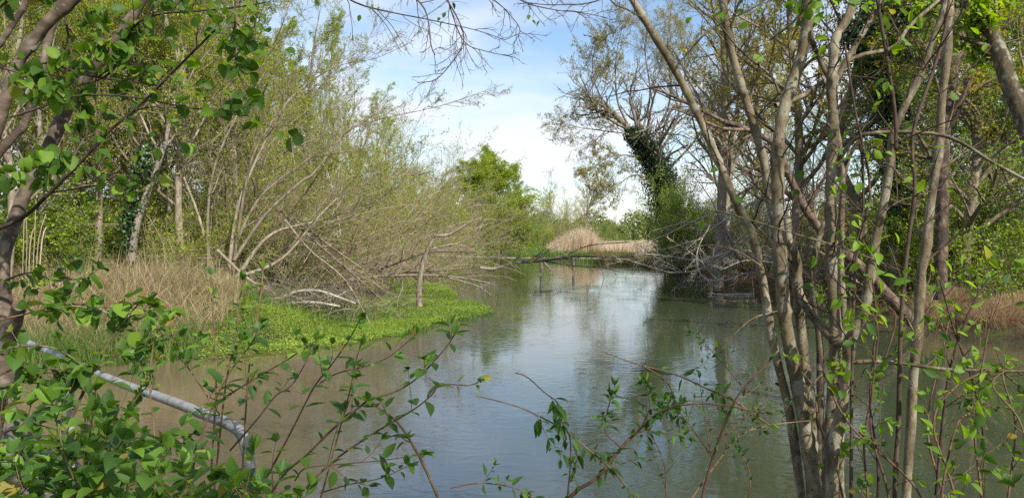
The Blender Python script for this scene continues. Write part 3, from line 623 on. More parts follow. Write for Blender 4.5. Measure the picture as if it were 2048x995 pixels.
# dry sedge
f = lambda x, y: (sdist(x, y) > .35) & (x/y > -.74) & (y < 24) & (x/y < -.36+.03*vnoise(y*3, x)) & ~inpoly(x, y, mw) & (vnoise(x*2, y*2) > -.55)
x, y = pts_in(-17, -4.4, 13, 24, 30000, f); z = ground(x, y); cl_ = vnoise(x*1.7, y*1.7)
mb = MB(); blades(mb, np.c_[x, y, z-.03], rng.normal(size=(len(x), 2))*.55+np.c_[np.sin(x*2), np.cos(y*2)]*.4, .62+.5*cl_+.4*rng.random(len(x))**2, .014, .68, 6)
k = rng.integers(0, len(x), 5000); k = k[(y[k] > 15.5)]
blades(mb, np.c_[x[k], y[k], z[k]], rng.normal(size=(len(k), 2))*.7, 1.1+.7*rng.random(len(k)), .012, .6, 7)
tag(link('dry_grass', mb.mesh('dry_grass', M['straw'])), 'heap of dry tan sedge on the left bank', 'grass', kind='stuff')
f = lambda x, y: (sdist(x, y) > -.15) & (sdist(x, y) < 1.5+1.1*vnoise(x*1.5, y)) & (y < 22) & (~inpoly(x, y, mw) | (rng.random(len(x)) < .06))
x, y = pts_in(-15, -3.5, 13, 22, 15000, f); mb = MB()
blades(mb, np.c_[x, y, ground(x, y)-.05], rng.normal(size=(len(x), 2))*.26, .35+.5*rng.random(len(x))*(1+.5*vnoise(x*3, y*3)), .013, .45, 5)
# sedge tufts behind the water plants
x, y = pts_in(-7.5, -4.0, 20.3, 25, 4500, lambda x, y: (sdist(x, y) > -1.2) & (~inpoly(x, y, mw) | (rng.random(len(x)) < .1))); blades(mb, np.c_[x, y, np.maximum(ground(x, y), 0)-.05], rng.normal(size=(len(x), 2))*.25, .35+.35*rng.random(len(x)), .014, .4, 4)
tag(link('green_sedge', mb.mesh('green_sedge', M['grass'])), 'green sedge along the waterline of the left bank', 'grass', kind='stuff')
x, y = pts_in(mw[:, 0].min(), mw[:, 0].max(), mw[:, 1].min(), mw[:, 1].max(), 95000, lambda x, y: inpoly(x+.12*vnoise(x*9, y*9), y+.25*vnoise(x*7+3, y*6), mw))
hgt = np.maximum(ground(x, y), 0)+.05+.10*(vnoise(x*3, y*3)+1)*rng.random(len(x)); mb = MB()
leaves(mb, np.c_[x, y, hgt], norm(np.c_[rng.normal(size=(len(x), 2)), .3*rng.random(len(x))]), norm(rng.normal(size=(len(x), 3))*.5+[0, 0, 1]), .022+.034*rng.random(len(x)), .8, rnd=np.clip(.45+.4*vnoise(x*2.1, y*1.7)+rng.normal(size=len(x))*.22, 0, 1))
k = vnoise(x*1.3+5, y*1.1) > -.1; k &= (y > 19) | (rng.random(len(x)) < .08); xb, yb = x[k][:14000], y[k][:14000]
blades(mb, np.c_[xb, yb, np.maximum(ground(xb, yb), 0)-.02], rng.normal(size=(len(xb), 2))*.25, .12+.3*rng.random(len(xb))**1.5, .012, .4, 3, rnd=rng.random(len(xb))*.7)
tag(link('water_plants', mb.mesh('water_plants', M['cress'])), 'bright green mat of low water plants spreading off the left bank', 'water plants', kind='stuff')
# reeds at the far bank
mb = MB(); x, y = pts_in(4.2, 10.3, 84, 98, 8000, lambda x, y: (sdist(x, y) > .3+vnoise(x*3, y)*.4) & (y-90 < 5+2*vnoise(x*2, y*0))); 
hh = np.interp(x, [4, 5.5, 7, 8.2, 9.3, 10.3], [.8, 1.7, 2.7, 3.3, 2.6, 1.2])*(.4+.65*rng.random(len(x))**.8)*(1+.22*vnoise(x*4, y*2))
blades(mb, np.c_[x, y, ground(x, y)-.1], rng.normal(size=(len(x), 2))*.12+np.c_[.05+.22*vnoise(x*2.2, y*1.4), 0*x], hh, .04, .3, 4)
kk = rng.random(len(x)) < .25; leaves(mb, np.c_[x, y, ground(x, y)+hh*.86][kk], rng.normal(size=(kk.sum(), 3))*.5+[.3, 0, .5], rng.normal(size=(kk.sum(), 3)), .22, .35, rnd=rng.random(kk.sum())*.35)
tag(link('reed_bed', mb.mesh('reed_bed', M['reed'])), 'tall pale tan reed bed on the far bank in the middle', 'reeds', kind='stuff')
mb = MB(); x, y = pts_in(11, 22, 88, 108, 7000, lambda x, y: (sdist(x, y) > .3)); blades(mb, np.c_[x, y, ground(x, y)-.1], rng.normal(size=(len(x), 2))*.14, 1.0+.5*rng.random(len(x)), .05, .3, 3)
tag(link('low_reeds', mb.mesh('low_reeds', M['reed'])), 'low strip of cut tan reeds between the river and the meadow', 'reeds', kind='stuff')
mb = MB(); x, y = pts_in(-3, 16, 60, 96, 12000, lambda x, y: (sdist(x, y) > -.1) & (sdist(x, y) < 4)); blades(mb, np.c_[x, y, ground(x, y)-.1], rng.normal(size=(len(x), 2))*.3, .4+.5*rng.random(len(x)), .04, .3, 3)
tag(link('bank_grass', mb.mesh('bank_grass', M['grass'])), 'olive green grass edging the far bank', 'grass', kind='stuff')
# rusty dead growth along far right waterline
mb = MB(); x, y = pts_in(8, 20, 40, 80, 9000, lambda x, y: (sdist(x, y) > -.1) & (sdist(x, y) < 2.5)); blades(mb, np.c_[x, y, ground(x, y)-.1], rng.normal(size=(len(x), 2))*.5, .6+.6*rng.random(len(x)), .03, .5, 4)
x, y = pts_in(10, 26, 12, 40, 16000, lambda x, y: (sdist(x, y) > .05) & (sdist(x, y) < 7)); blades(mb, np.c_[x, y, ground(x, y)-.05], rng.normal(size=(len(x), 2))*.55, .3+.55*rng.random(len(x)), .014, .6, 5)
tag(link('rusty_growth', mb.mesh('rusty_growth', M['rust'])), 'rusty brown dead growth along the right bank waterline', 'dead growth', kind='stuff')
mb = MB()
for (px, d, n_, h_) in [(1870, 21.5, 2600, .75), (1900, 22.5, 2600, .9), (1990, 20.6, 2400, .7), (2035, 21, 2200, .8), (1935, 24, 1500, .8)]:
    b = G(px, d); x = b[0]+rng.normal(size=n_)*.28; y = b[1]+rng.normal(size=n_)*.28
    ln = rng.normal(size=(n_, 2))*.35+np.c_[x-b[0], y-b[1]]*1.4; blades(mb, np.c_[x, y, ground(x, y)-.03], ln, h_*(.7+.5*rng.random(n_)), .014, .65, 6)
tag(link('sedge_tussocks', mb.mesh('sedge_tussocks', M['dry'])), 'pale tan sedge tussocks drooping over the right bank', 'grass', kind='stuff')

# ---------------------------------------------------------------- far centre trees
place('willow2', G(1095, 108), 0, (1.7, 1.7, 1.7), 'rounded olive willow shrub left of the reed bed', 'bush', 'olive shrubs behind the reed bed')
place('willow2', G(1155, 112), 2, (1.7, 1.7, 1.6), 'rounded olive willow shrub directly behind the reed bed', 'bush', 'olive shrubs behind the reed bed')
place('bush3', G(1065, 116), 2, (2.4, 2.4, 1.7), 'low green shrub between the bright tree clump and the olive shrubs', 'bush')
place('bare', G(1100, 135), 0, (.8, .8, 1.0), 'bare leafless tree behind the olive shrubs', 'tree')
place('bare', G(1130, 145), 2, (.6, .6, .8), 'smaller bare tree between the leafless tree and the airy tree', 'tree')
place('olive', G(1176, 130), 1, (.8, .8, .86), 'airy tree with mistletoe balls and sparse olive leaves behind the reeds', 'tree')
place('bush2', G(1218, 120), 1, 1.3, 'dark green bush right of the reed bed', 'bush')
place('bush3', G(1380, 60), 1, 1.5, 'green bush at the foot of the ivy tree on its right', 'bush')

# ---------------------------------------------------------------- right bank: ivy tree
b = G(1352, 56); e = empty('ivy_tree', b); tag(e, 'big tree with ivy clad trunk leaning left over the river, wide thin crown', 'tree')
wd = MB(); T1 = single([b-[0, 0, .2], P(1342, 430, 56), P(1316, 350, 56), P(1288, 292, 56), P(1256, 258, 55.5), P(1228, 228, 55), P(1185, 195, 54)], [.5, .42, .36, .3, .22, .12], 22)
lim = [([(1300, 300), (1260, 270), (1210, 262), (1160, 255), (1125, 248)], .12), ([(1262, 262), (1235, 200), (1232, 120), (1245, 50)], .14), ([(1280, 280), (1300, 190), (1290, 100), (1300, 30)], .13),
       ([(1240, 238), (1200, 190), (1185, 140), (1190, 90)], .10), ([(1330, 370), (1270, 350), (1225, 380), (1200, 400)], .08), ([(1310, 320), (1350, 250), (1370, 150), (1360, 60)], .16),
       ([(1325, 350), (1390, 280), (1430, 200), (1440, 100)], .14), ([(1315, 330), (1250, 310), (1205, 320), (1180, 350)], .08), ([(1295, 295), (1340, 200), (1335, 90), (1345, 0)], .13)]
L1 = T1
for pl, r_ in lim:
    L1 = join(L1, single([P(x_, y_, 56-1.5*k*((-1)**int(r_*100))*.5) for k, (x_, y_) in enumerate(pl)], [r_*.75, r_*.4, r_*.15], 22))
a = grow(L1, np.array([8]+[16]*len(lim)), .42, (25, 60), 7, .35, .18, .3, .99, .5, .3, rmin=.010, prof=.4)
c = grow(a, 9, .5, (25, 60), 5, .35, .15, .1, .98, .6, .4, rmin=.007); g3 = grow(c, 9, .6, (25, 60), 4, .35, .2, .1, .98, .7, .5, rmin=.0055)
wood_levels(wd, [L1, a, c, g3]); link('trunk', wd.mesh('trunk', M['greybark'], off=b), e)
lf = MB(); scatter_leaves(lf, g3, 4, .08); link('crown', lf.mesh('crown', M['olive'], off=b), e)
lf = MB(); ivy_cloud(lf, [P(1352, 500, 56), P(1340, 430, 56), P(1320, 350, 56), P(1292, 295, 56), P(1262, 265, 55.5)], [.9, 1.3, 1.2, .95, .45], 34000, .13, squash=1)
link('ivy', lf.mesh('ivy', M['ivy'], off=b), e)
proto('thorn', *scrub(7.5, 22, 35, 12, 8, 8, .14, 21, r=.05, jit=.15), 'bark', 'shrubgreen', 'bush', 'stems', 'foliage')
place('thorn', G(1350, 51), 0, (.48, .48, .95), 'bright green bushy growth against the lower ivy clad trunk', 'bush')
place('thorn', G(1400, 54), 2, (.7, .7, .62), 'rounded green bush at the right foot of the ivy tree', 'bush')
place('gr2', G(1330, 62), 2, .42, 'small green tree just left behind the ivy clad trunk', 'tree')

# right bank woodland
RW = [('olive', 1470, 40, .95, 'tall rough trunk standing at the right waterline left of the hazel stems'),
      ('yel', 1520, 52, 1.0, 'yellow green tree behind the twin trunks of the right bank'),
      ('yel', 1590, 34, 1.0, 'yellow green tree seen between the two thick hazel stems'),
      ('yel', 1700, 29, .95, 'broad yellow green tree right of the thick hazel stems'),
      ('gr2', 1850, 38, 1.4, 'fresh green tree behind the second ivy clad trunk'),
      ('yel', 1960, 34, 1.0, 'yellow green tree near the right edge behind the red barked trunk'),
      ('gr2', 2010, 27, 1.05, 'fresh green tree at the right edge of the wood'),
      ('gr2', 1925, 24, .9, 'green tree right of the rough pinkish trunk'),
      ('w1', 1560, 62, 1.1, 'thin straight tree far back behind the hazel stems'),
      ('bare', 1620, 36, .6, 'low bare tree behind the reddish leaning trunk'),
      ('w3', 2090, 32, 1.1, 'forked tree just past the right edge')]
for k, (key, px, d, s, lab) in enumerate(RW):
    place(key, G(px, d), k*1.9+.5, s, lab, 'tree', 'trees of the right bank wood')
RB = [('bush', 1930, 25, 1.2, 'bright green bush behind the sedge tussocks'), ('bush2', 1990, 24, 1.2, 'green bush at the right edge above the sedge'),
      ('bush3', 1860, 27, 1.2, 'pale green bush behind the straight hazel stem'), ('bush2', 2060, 28, 1.6, 'tall green bush at the very right edge'),
      ('bush', 1780, 36, 1.5, 'green bush deep behind the arching hazel branch'), ('bush2', 1660, 40, 1.5, 'green bush deep behind the thick hazel stems'),
      ('bush3', 1560, 44, 1.6, 'pale bush behind the dead brush'), ('bush2', 1470, 50, 1.6, 'green bush behind the tall waterline trunks'), ('bush', 1900, 32, 1.8, 'tall bright bush behind the pinkish trunk')]
for k, (key, px, d, s, lab) in enumerate(RB): place(key, G(px, d), k*1.3, s, lab, 'bush', 'bushes under the right bank trees')
RS = [('willow', 1740, 30, .7, 'brown twiggy scrub behind the foot of the reddish leaning trunk'), ('willow', 1600, 33, .65, 'brown twiggy scrub behind the right hazel stems at the waterline'),
      ('willow', 1530, 40, .8, 'brown twiggy scrub behind the log in the shade'), ('willow', 1450, 47, .8, 'brown twiggy scrub at the right shore beyond the trunk'),
      ('willow', 1395, 56, .8, 'brown twiggy scrub right of the ivy tree foot'), ('willow2', 1830, 27, .65, 'twiggy scrub behind the sedge tussocks'), ('willow', 1980, 29, .7, 'brown scrub at the right edge behind the green bushes')]
for k, (key, px, d, s, lab) in enumerate(RS): place(key, G(px, d), k*1.3, s, lab, 'willow scrub', 'twiggy scrub along the right shore')

# second ivy tree right
b = G(1790, 27); e = empty('ivy_tree', b); tag(e, 'tall trunk swathed in dark ivy behind the arching hazel branch on the right', 'tree')
wd = MB(); T1 = single([b-[0, 0, .2], P(1795, 400, 27), P(1790, 250, 27), P(1785, 100, 27), P(1800, -80, 27)], [.2, .17, .12, .1], 18)
a = grow(T1, 22, .3, (40, 75), 7, .3, .15, .3, .99, .5, .3, rmin=.01); c = grow(a, 9, .5, (25, 60), 5, .3, .1, rmin=.008); g3 = grow(c, 5, .5, (25, 60), 4, .3, .1, rmin=.006)
wood_levels(wd, [T1, a, c, g3]); link('trunk', wd.mesh('trunk', M['bark'], off=b), e)
lf = MB(); scatter_leaves(lf, g3, 6, .09); link('crown', lf.mesh('crown', M['bright'], off=b), e)
lf = MB(); ivy_cloud(lf, [P(1795, 480, 27), P(1795, 330, 27), P(1780, 200, 27), P(1775, 90, 27), P(1790, -40, 27)], [.3, .55, .75, 1.1, 1.3], 16000, .11)
ivy_cloud(lf, [P(1700, 60, 27), P(1780, 80, 27), P(1850, 40, 27)], [.5, .7, .5], 5000, .11)
link('ivy', lf.mesh('ivy', M['ivy'], off=b), e)
# rough pinkish trunk
def big(name, label, pl, d, rad, mat, leafm, n1=14, t0=.3, lr=.3, per=5, base=None, leaf=.085):
    b = P(*pl[0], d); e = empty(name, b); tag(e, label, 'tree'); wd = MB()
    T1 = single([P(x_, y_, d+.15*k) for k, (x_, y_) in enumerate(pl)], rad, 22)
    a = grow(T1, n1, lr, (35, 75), 7, .35, .15, t0, .99, .45, .3, rmin=.008); c = grow(a, 8, .5, (25, 60), 5, .35, .1, rmin=.006); g3 = grow(c, 6, .5, (25, 60), 4, .3, .1, rmin=.005)
    wood_levels(wd, [T1, a, c, g3], (12, 6, 4, 3)); link('trunk', wd.mesh('trunk', M[mat], off=b), e)
    if per: lf = MB(); scatter_leaves(lf, g3, per, leaf); link('crown', lf.mesh('crown', M[leafm], off=b), e)
big('tree', 'rough barked pinkish trunk standing behind the straight right hazel stem', [(1880, 600), (1885, 420), (1888, 276), (1900, 190), (1909, 110), (1905, -20), (1915, -150)], 21, [.17, .155, .14, .12], 'redbark', 'yellow')
big('tree', 'tall rough waterline trunk with limbs reaching left, right of the ivy tree', [(1437, 575), (1440, 470), (1446, 340), (1451, 200), (1448, 60), (1450, -120)], 36, [.24, .22, .19, .16], 'bark', 'yellow', 18, .35, .36, 5)
big('tree', 'smooth grey trunk curving down the top right corner', [(2120, 500), (2075, 330), (2050, 240), (2018, 165), (1995, 95), (1965, 40), (1905, -20)], 9, [.12, .11, .105, .09, .07], 'hazelbark', 'bright', 8, .6, .3, 4)

# reddish fallen trunk leaning from the right bank
dead('leaning_tree', [([(1835, 652), (1775, 590), (1735, 545), (1660, 480), (1615, 425), (1575, 345), (1550, 290), (1495, 258), (1440, 240), (1375, 205), (1295, 172)], 20, 19, .17, .025),
                       ([(1500, 260), (1440, 255), (1370, 225), (1330, 215)], 19, 18, .05, .015), ([(1575, 345), (1530, 330), (1460, 360)], 19.3, 19, .05, .015)],
     'reddish barked leaning trunk fallen from the right bank behind the hazel stems', 'leaning tree', 'redbark', n1=12, lr=.17, n2=6, n3=4)
# dead brush at the right waterline
dead('fallen_log', [([(1415, 586), (1450, 589), (1490, 588), (1545, 591), (1600, 590)], 33, 33, .03, .08)], 'pale log floating at the right waterline', 'log', n1=3, lr=.08, n2=0)
dead('fallen_log', [([(1430, 598), (1470, 602), (1510, 601), (1560, 604)], 30, 30, .02, .05)], 'thinner dark log lying in front of the pale one', 'log', 'bark', n1=3, lr=.1)
for pl, d0, d1, r0, lab in [([(1560, 430), (1500, 470), (1420, 530), (1350, 545), (1290, 530), (1250, 517)], 34, 33, .07, 'pale dead branch sweeping out lowest over the water on the right'),
                            ([(1580, 400), (1520, 400), (1480, 420), (1420, 460), (1370, 500)], 33, 32, .06, 'pale dead branch arching in front of the waterline trunk'),
                            ([(1600, 480), (1500, 440), (1420, 430), (1330, 470), (1270, 490)], 35, 36, .05, 'dark dead branch stretching left above the brush'),
                            ([(1560, 520), (1480, 500), (1400, 520), (1340, 512), (1280, 506)], 34, 34, .05, 'grey dead branch in the middle of the right brush'),
                            ([(1560, 560), (1500, 545), (1440, 560), (1400, 520), (1360, 490)], 32, 31, .04, 'grey dead branch bending up near the log'),
                            ([(1600, 560), (1550, 500), (1540, 440), (1570, 380)], 31, 30, .05, 'upright dead branch behind the left hazel stem'),
                            ([(1420, 450), (1395, 500), (1400, 545), (1440, 580)], 31, 31, .03, 'thin dead branch dipping into the water left of the log'),
                            ([(1660, 590), (1600, 540), (1500, 520), (1440, 540)], 30, 29, .05, 'pale dead branch just above the log')]:
    dead('dead_branch', [(pl, d0, d1, r0, .012)], lab, 'dead branch', n1=12, lr=.32, n2=7, rmin=.008, group='dead brush at the right waterline', n3=3)

# ---------------------------------------------------------------- boardwalk and handrail
uA = norm(np.array([-2.7, 3.0, 0])); uB = np.array([uA[1], -uA[0], 0]); R0 = np.array([-.97, 2.6, 0])
m, t, n, l = newmat('deck_plank'); o_ = n('ShaderNodeOutputMaterial'); p = n('ShaderNodeBsdfPrincipled'); p.inputs['Roughness'].default_value = .8
a_ = n('ShaderNodeAttribute'); a_.attribute_name = 'rnd'; ns = n('ShaderNodeTexNoise'); ns.inputs['Scale'].default_value = 25; ns.inputs['Detail'].default_value = 6
tcn = n('ShaderNodeTexCoord'); mp = n('ShaderNodeMapping'); mp.inputs['Scale'].default_value = (1, .15, 1); mp.inputs['Rotation'].default_value = (0, 0, -.73); l(tcn.outputs['Object'], mp.inputs[0]); l(mp.outputs[0], ns.inputs[0])
l(ramp(t, mathn(t, 'ADD', mathn(t, 'MULTIPLY', a_.outputs['Fac'], .25), mathn(t, 'MULTIPLY', ns.outputs['Fac'], .75)), [(.25, (.05, .035, .028)), (.55, (.13, .10, .08)), (.75, (.22, .18, .15))]), p.inputs['Base Color'])
bp = n('ShaderNodeBump'); bp.inputs['Strength'].default_value = .4; bp.inputs['Distance'].default_value = .004; l(ns.outputs['Fac'], bp.inputs['Height']); l(bp.outputs[0], p.inputs['Normal']); l(p.outputs[0], o_.inputs[0]); M['plank'] = m
def obox(mb, c, ax, ay, hx, hy, hz, rnd=.5):
    c = np.asarray(c, float); az_ = np.array([0, 0, 1.]); v = []
    for sz in (-1, 1):
        for sx_, sy_ in ((-1, -1), (1, -1), (1, 1), (-1, 1)): v.append(c+ax*hx*sx_+ay*hy*sy_+az_*hz*sz)
    mb.add(np.array(v), np.array([[3, 2, 1, 0], [4, 5, 6, 7], [0, 1, 5, 4], [1, 2, 6, 5], [2, 3, 7, 6], [3, 0, 4, 7]]), rnd)
e = empty('boardwalk', R0+uA*3+[0, 0, .8]); tag(e, 'weathered plank boardwalk crossing at the lower left under the shrub leaves', 'boardwalk')
off = np.array(e.location)
mb = MB()
for k in range(86):
    s_ = .2+k*.145; obox(mb, R0+uA*s_+uB*(-.55)+[0, 0, .82+rng.normal()*.002], uA, uB, .068+rng.normal()*.001, .95, .02, rng.random())
link('planks', mb.mesh('planks', M['plank'], False, off), e)
for sgn in (-1.4, .3):
    mb = MB(); obox(mb, R0+uA*6.4+uB*sgn+[0, 0, .72], uA, uB, 6.3, .05, .07); link('beam', mb.mesh('beam', M['plank'], False, off), e)
for s_ in (4.6, 7.6, 10.4):
    for sgn in (-1.4, .3):
        mb = MB(); tubes(mb, spline([R0+uA*s_+uB*sgn+[0, 0, -.9], R0+uA*s_+uB*sgn+[0, 0, .64]], 3), np.full(3, .08), 8); link('pile', mb.mesh('pile', M['plank'], True, off), e)
m, t, n, l = newmat('galvanised'); o_ = n('ShaderNodeOutputMaterial'); p = n('ShaderNodeBsdfPrincipled'); p.inputs['Metallic'].default_value = .12; p.inputs['Roughness'].default_value = .45
ns = n('ShaderNodeTexNoise'); ns.inputs['Scale'].default_value = 9; ns.inputs['Detail'].default_value = 7; ns.inputs['Roughness'].default_value = .7; tcn = n('ShaderNodeTexCoord'); l(tcn.outputs['Object'], ns.inputs[0])
l(ramp(t, ns.outputs['Fac'], [(.3, (.15, .14, .12)), (.45, (.28, .27, .25)), (.6, (.36, .355, .335)), (.75, (.22, .20, .16))]), p.inputs['Base Color']); l(ramp(t, ns.outputs['Fac'], [(.3, (.6, .6, .6)), (.7, (.38, .38, .38))]), p.inputs['Roughness']); l(p.outputs[0], o_.inputs[0]); M['galv'] = m
rl = P(25, 672, 5.6); e = empty('handrail', P(140, 728, 4.1)*[1, 1, 0]+[0, 0, .84]); off = np.array(e.location)
tag(e, 'bent galvanised steel pipe handrail slanting down behind the shrub at lower left', 'handrail')
mb = MB(); tubes(mb, spline([P(-60, 642, 6.3), P(25, 672, 5.6), P(140, 722, 4.5), P(240, 765, 3.9), P(330, 797, 3.35), P(410, 828, 2.95), P(455, 846, 2.8), P(482, 866, 2.72), P(495, 905, 2.68), P(500, 960, 2.66), P(502, 1160, 2.66)], 60), np.full(60, .021), 16)
link('rail', mb.mesh('rail', M['galv'], True, off), e)
mb = MB(); pt = P(140, 728, 4.45); tubes(mb, np.array([pt-[0, 0, .02], pt-[0, 0, .5], [pt[0], pt[1], .84]]), np.full(3, .021), 14); link('post', mb.mesh('post', M['galv'], True, off), e)

# ---------------------------------------------------------------- foreground hazel on the right (many stems from one base)
def trace(pl, d0, d1, w0, w1, n=26, wob=0):
    """pl in photo pixels from tip side order kept; width in pixels"""
    m_ = len(pl); D = np.linspace(d0, d1, m_)
    pts = [P(x_, y_, d) for (x_, y_), d in zip(pl, D)]
    W = np.linspace(w0, w1, n)*np.linspace(d0, d1, n)/F/2
    p = spline(pts, n); kn = 1+.06*np.sin(np.linspace(0, 40, n)+w0)+rng.normal(size=n)*.035+.22*(rng.random(n) < .12)*(w0 > 12)
    return p[None], (W*kn)[None], np.array([np.linalg.norm(np.diff(p, axis=0), axis=1).sum()])
base = P(1650, 1150, 3.3); e = empty('hazel', base); tag(e, 'large many stemmed hazel with mottled bark in the right foreground', 'tree')
HZ = [([(1632, 1150), (1604, 995), (1580, 830), (1545, 680), (1520, 530), (1500, 460), (1470, 400), (1440, 330), (1400, 240), (1350, 140), (1265, 0), (1180, -140)], 3.4, 3.1, 24, 15),
      ([(1650, 1150), (1621, 922), (1596, 770), (1571, 645), (1561, 520), (1556, 400), (1556, 300), (1566, 226), (1581, 176), (1606, 100), (1620, 0), (1640, -150)], 3.3, 3.3, 36, 24),
      ([(1640, 1150), (1625, 900), (1606, 696), (1596, 595), (1591, 510), (1570, 485), (1546, 430), (1536, 380), (1527, 320), (1501, 230), (1476, 150), (1456, 75), (1446, 0), (1440, -120)], 3.5, 3.4, 26, 15),
      ([(1660, 1150), (1657, 947), (1665, 796), (1672, 671), (1667, 595), (1662, 480), (1662, 350), (1667, 250), (1662, 176), (1666, 125), (1672, 75), (1702, 20), (1725, -90)], 3.2, 3.4, 34, 17),
      ([(1668, 176), (1640, 120), (1622, 70), (1615, 0)], 3.36, 3.3, 14, 9),
      ([(1668, 170), (1700, 110), (1740, 40), (1780, -40)], 3.4, 3.5, 15, 11),
      ([(1675, 1150), (1664, 940), (1682, 822), (1697, 726), (1697, 690), (1712, 655), (1728, 625), (1738, 560), (1752, 480), (1772, 382), (1782, 311), (1787, 266), (1817, 196), (1847, 136), (1867, 75), (1888, 15), (1910, -90)], 3.1, 3.0, 34, 10),
      ([(1697, 690), (1667, 678), (1646, 656), (1621, 626), (1601, 590), (1583, 520), (1575, 440)], 3.15, 3.6, 22, 16),
      ([(1650, 1150), (1640, 900), (1640, 700), (1625, 560), (1640, 470), (1680, 380), (1700, 300)], 3.6, 3.8, 22, 10),
      ([(1690, 1150), (1680, 900), (1690, 700), (1682, 520), (1684, 350), (1672, 240)], 3.55, 3.6, 20, 10)]
for pl, d0, d1, w0, w1 in HZ:
    s1 = trace(pl, d0, d1, w0*.80, w1*.88, 90); wd = MB(); tubes(wd, s1[0], s1[1], 16)
    link('stem', wd.mesh('stem', M['hazelbark'], off=base), e)
hb = [([(1551, 211), (1596, 196), (1636, 171), (1707, 116), (1787, 95), (1817, 55), (1878, 0)], 3.3, 3.6, 10, 7), ([(1667, 345), (1687, 306), (1712, 276), (1752, 266), (1817, 264), (1888, 271), (1933, 291), (1968, 314), (2008, 337), (2070, 370)], 3.4, 3.0, 9, 6),
      ([(1984, 315), (2015, 290), (2055, 268)], 3.1, 3.0, 5, 3), ([(1690, 725), (1750, 722), (1820, 728), (1890, 738), (1960, 740), (2048, 742)], 3.1, 2.9, 9, 6), ([(2000, 738), (2030, 765), (2060, 780)], 2.95, 2.8, 4, 3),
      ([(1697, 730), (1650, 745), (1625, 770), (1618, 800)], 3.1, 3.0, 6, 3), ([(1560, 190), (1540, 150), (1480, 100), (1425, 30)], 3.3, 3.2, 6, 3), ([(1540, 80), (1590, 40), (1640, -20)], 3.2, 3.0, 5, 4),
      ([(1350, 135), (1420, 60), (1500, 20), (1560, -20)], 3.1, 3.0, 4, 2), ([(1520, 530), (1470, 500), (1410, 490), (1370, 510)], 3.2, 3.1, 4, 1.5), ([(1265, 20), (1230, 60), (1195, 80)], 3.05, 3.0, 3, 1),
      ([(1560, 620), (1500, 640), (1440, 700)], 3.3, 3.1, 4, 1.5), ([(1430, 420), (1500, 440), (1600, 470), (1700, 500), (1800, 540)], 3.2, 3.0, 3, 2)]
B1 = None
for pl, d0, d1, w0, w1 in hb:
    s1 = trace(pl, d0, d1, w0, w1, 20); wd = MB(); tubes(wd, s1[0], s1[1], 8); link('branch', wd.mesh('branch', M['hazelbark'], off=base), e); B1 = s1 if B1 is None else join(B1, s1)
allst = None
for pl, d0, d1, w0, w1 in HZ[:8]:
    s1 = trace(pl[1:], d0, d1, w0, w1, 20); allst = s1 if allst is None else join(allst, s1)
T_ = join(grow(allst, 9, .22, (30, 70), 8, .3, .1, .25, .98, .22, .3, rmin=.0016, rmax=.004, prof=.2), grow(B1, 5, .35, (25, 60), 8, .3, .1, .2, 1, .4, .3, rmin=.0015, prof=.2))
T2 = grow(T_, 5, .45, (25, 60), 6, .3, .1, .15, .98, .6, .4, rmin=.0012)
ST = grow(allst, 6, .014, (40, 80), 4, .2, .2, .1, .95, .34, .75, rmin=.003, rmax=.008, prof=0); wd = MB(); tubes(wd, ST[0], ST[1], 7, cap=False); wood_levels(wd, [T_, T2], (5, 3)); link('twigs', wd.mesh('twigs', M['darktwig'], off=base), e)
k = (T2[0][:, -1, 2] > 3.5) | (rng.random(len(T2[2])) < .12); Tl = tuple(x_[k] for x_ in T2); Tl = tuple(x_[rng.random(len(k[k])) < 2] for x_ in Tl)
lf = MB(); sel = rng.random(len(Tl[2])) < .38; Tl = tuple(x_[sel] for x_ in Tl); scatter_leaves(lf, Tl, 1, .045, .85, 'round', hang=.6, tmin=.85, jit=.005)
link('foliage', lf.mesh('foliage', M['hazel'], off=base), e)

# straight stem right, and thin dark saplings
def fstem(name, label, cat, pl, d0, d1, w0, w1, mat, leafm=None, n1=6, lr=.25, per=1, leaf=.04, shape='oval', group=None, n2=3, top=.3, hang=.2, width=.55, rmin=.0015, up=.2):
    s1 = trace(pl, d0, d1, w0, w1, 30); b = s1[0][0, 0].copy(); e = empty(name, b); tag(e, label, cat, group); wd = MB()
    tubes(wd, s1[0], s1[1], 10); link('stem', wd.mesh('stem', M[mat], off=b), e)
    a = grow(s1, n1, lr, (25, 60), 8, .3, up, top, 1, .45, .3, rmin=rmin, prof=.3, rmax=.006); c = grow(a, n2, .5, (25, 60), 6, .3, up, .2, .98, .6, .4, rmin=rmin*.8)
    tw = MB(); wood_levels(tw, [a, c], (5, 4)); link('twigs', tw.mesh('twigs', M[mat], off=b), e)
    if leafm: lf = MB(); scatter_leaves(lf, join((a[0][:, ::1][:, -6:], a[1][:, -6:], a[2]), c), per, leaf, width, shape, hang=hang, tmin=.4, jit=.004); link('foliage', lf.mesh('foliage', M[leafm], off=b), e)
    return e
fstem('sapling', 'straight mottled hazel stem standing alone right of the arching branch', 'sapling', [(1805, 1150), (1812, 995), (1822, 847), (1827, 746), (1837, 646), (1842, 545), (1852, 500), (1862, 402), (1878, 300), (1883, 200), (1895, 100), (1898, 0), (1905, -120)], 3.7, 3.7, 19, 16, 'hazelbark', None, 14, .12, n2=4)
